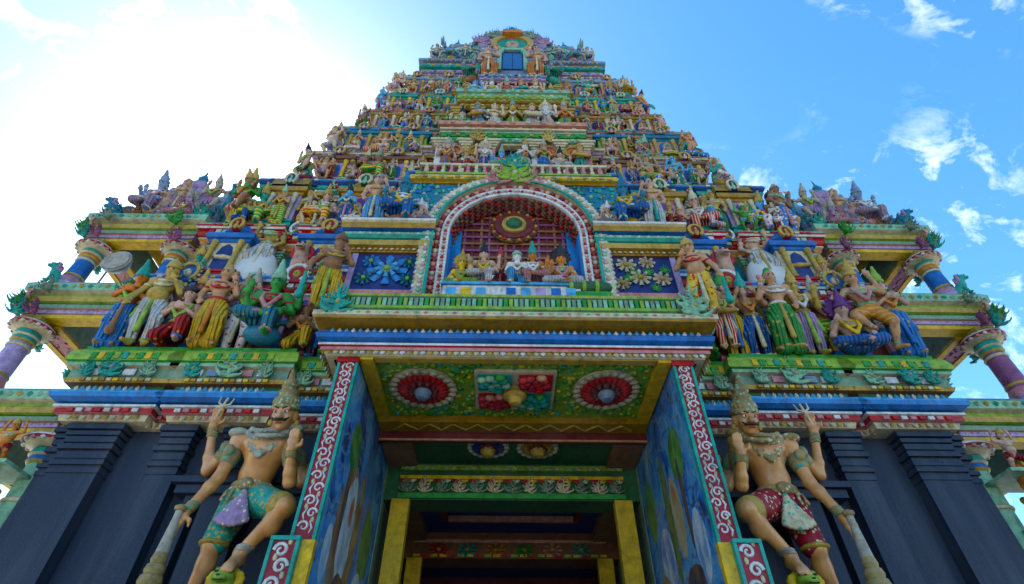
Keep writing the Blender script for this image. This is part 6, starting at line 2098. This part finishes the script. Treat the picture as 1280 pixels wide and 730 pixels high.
# galleries of the centre bay
for (row, zz, yy, xs, hh, sk, cl) in (
    ('the red-curtained lower gallery', 9.07, 5.02, (-1.12, -.78, -.5, -.2, .18, .5, .78, 1.12), .80, ['rose', 'tan', 'ivory', 'sky_blue', 'white', 'tan', 'rose', 'tan'], ['orange', 'red', 'blue', 'mint', 'white', 'azure', 'white', 'teal']),
    ('the salmon middle gallery', 10.64, 5.22, (-.98, -.66, -.36, 0, .36, .66, .98), .98, ['ivory', 'steel', 'ivory', 'gold', 'ivory', 'white', 'tan'], ['green', 'sky_blue', 'white', 'lime', 'white', 'white', 'lime']),
    ('the small upper gallery', 12.33, 5.46, (-.82, -.46, -.12, .2, .5, .84), .86, ['sky_blue', 'white', 'rose', 'rose', 'ivory', 'teal'], ['blue', 'teal', 'maroon' if False else 'crimson', 'pink', 'white', 'mint']),
):
    for i, x in enumerate(xs):
        put(row, rs.choice(['praying', 'lady', 'flute', 'four_armed', 'throne_seated', 'blessing', 'drummer']), x, yy, zz, hh, sk[i], cl[i], rz=rs.uniform(-.2, .2), flip=x > 0)
for s in (-1, 1):
    put('the blue window sill', 'lady', s * .56, 5.46, 13.66, 1.25, 'rose', 'orange', 'ivory' if False else 'cream', flip=s > 0)
    put('the blue window sill', 'throne_seated', s * .90, 5.62, 13.75, 1.2, 'steel', 'teal', 'sage', flip=s > 0)
    for (x, kk, sk, cl) in ((.45, 'kneeling', 'mauve', 'rose' if False else 'pink'), (.75, 'atlas', 'steel', 'mauve'), (1.2, 'lady', 'stone', 'bluegreen'), (1.55, 'throne_seated', 'steel', 'sage' if False else 'teal'), (1.95, 'atlas', 'stone', 'steel')):
        put('the roof edge', kk, s * x, 5.78, 15.36, .72, sk, cl, 'stone', flip=s > 0)

# seated group in the arched niche, on a low bench
bench = empty('niche_bench', (0, 4.25, ZC + .40))
tag(bench, 'low white and blue bench under the seated group in the arched niche', 'bench')
MB().b2(-.78, .70, -.12, .22, .0, .62, 'white').build('bench_block', bench)
for i in range(9):
    MB().b2(-.74 + .16 * i, -.64 + .16 * i, -.135, -.121, .42, .58, ['sky_blue', 'yellow', 'sky_blue', 'white', 'blue', 'sky_blue', 'lilac', 'blue', 'sky_blue'][i]).build('bench_panel', bench)
MB().b2(-.80, .72, -.145, .23, .621, .66, 'sky_blue').build('bench_top', bench)
RN = 'the niche bench'
zb = ZC + .40 + .662
for (key, x, y, h, sk, cl, cr) in (('lotus_seated', -.60, 4.26, .82, 'yellow', 'lime', 'gold'), ('throne_seated', -.36, 4.26, .84, 'rose', 'white', 'black'), ('four_armed', -.17, 4.42, .72, 'umber', 'crimson', 'red'), ('kneeling', .02, 4.24, .80, 'white', 'sky_blue', 'mint'),
                                   ('throne_seated', .20, 4.28, .86, 'orange', 'pink', 'teal'), ('lotus_seated', .52, 4.24, .95, 'orange', 'white', 'black'), ('lady', -.50, 4.44, .66, 'lime', 'purple', 'green')):
    put(RN, key, x, y, zb, h * .92, sk, cl, cr, flip=x > 0)
bo = empty('green_bolster', (.78, 4.18, ZC + .40 + .60))
tag(bo, 'long dark green bolster lying at the right foot of the arched niche', 'bolster')
MB().lathe([(.02, 0), (.07, .03), (.085, .12), (.08, .40), (.06, .50), (.02, .53)], (-.26, 0, .05), 'deepgreen', 12, axis='X').build('cushion', bo)
for q in (.06, .2, .34):
    MB().lathe([(.087, q), (.092, q + .02), (.087, q + .04)], (-.26, 0, .05), 'lime', 12, axis='X').build('band', bo)
MB().b2(-.24, .24, -.05, .10, -.60, -.045, 'green').build('stand', bo)

# animals and figures on the pavilion roofs and among the lower columns
for s in (-1, 1):
    rn = 'the %s pavilion roof' % ('left' if s < 0 else 'right')
    put(rn, 'bull', s * 6.02, 5.33, 8.17, .6, 'bluegreen', 'teal', flip=s > 0)
    put(rn, 'lion', s * 5.45, 5.30, 8.17, .62, 'rose', 'mauve')
    put(rn, 'lotus_seated', s * 5.12, 5.28, 8.17, .85, 'mauve', 'pink', 'stone')
    put(rn, 'dancer', s * 4.8, 5.30, 8.17, .85, 'stone', 'lilac', 'stone', flip=s > 0)
    put(rn, 'peacock', s * 4.5, 5.42, 8.17, .95, 'bluegreen', 'teal')
    put(rn, 'throne_seated', s * 5.66, 5.30, 8.17, 1.15, 'steel', 'mauve', 'steel')
    put(rn, 'lady', s * 5.30, 5.32, 8.17, .9, 'rose', 'pink', 'stone', flip=s > 0)
    for lv_, zz_ in (('upper', 8.17), ('lower', 6.69)):
        put('the %s pavilion %s beam end' % ('left' if s < 0 else 'right', lv_), 'lion', s * 6.16, 5.22, zz_ - .02, .42, 'bluegreen' if lv_ == 'upper' else 'teal', 'plum' if False else 'mauve', rz=s * .7)
        put('the %s pavilion %s capital' % ('left' if s < 0 else 'right', lv_), 'atlas', s * 6.20, 5.14, zz_ - .56, .42, 'rose', 'crimson' if lv_ == 'upper' else 'green', 'teal', rz=s * .6)
    rn = 'the %s wall corner bracket' % ('left' if s < 0 else 'right')
    put(rn, 'atlas', s * 5.02, 5.0, 4.02, .5, 'orange' if s < 0 else 'rose', 'red', 'gold')
    put(rn, 'lion', s * 5.12, 5.1, 3.55, .7, 'gold', 'orange')
    part(MB().b2(s * 4.80, s * 5.3, 4.85, 5.35, 3.98, 4.015, 'mint'), 'corner_bracket_shelf')
    part(MB().b2(s * 4.86, s * 5.42, 4.9, 5.4, 3.48, 3.545, 'teal'), 'corner_bracket_shelf')

SPLIT = {}
for row, items in ROWS.items():
    if len(items) > 12:
        short = row.replace('the ', '').replace('tower ', '')
        SPLIT['left side of ' + short] = [t for t in items if t[0] < 0]
        SPLIT['right side of ' + short] = [t for t in items if t[0] >= 0]
    else:
        SPLIT[row] = items
for row, items in SPLIT.items():
    items.sort(key=lambda t: (t[0], t[1]))
    for i, (x, y, o, desc, cat) in enumerate(items):
        if len(items) == 2 and 'flank' in row:
            items2 = sorted(items, key=lambda t: t[1])
            lab = '%s, %s on %s' % (desc, 'nearer' if items2[0][2] is o else 'farther', row)
        elif len(items) == 1:
            lab = '%s on %s' % (desc, row)
        else:
            lab = '%s, %s on %s' % (desc, ('leftmost' if i == 0 else 'rightmost' if i == len(items) - 1 else ORD[i] + ' from left'), row)
        tag(o, lab, cat, 'statues on ' + row)
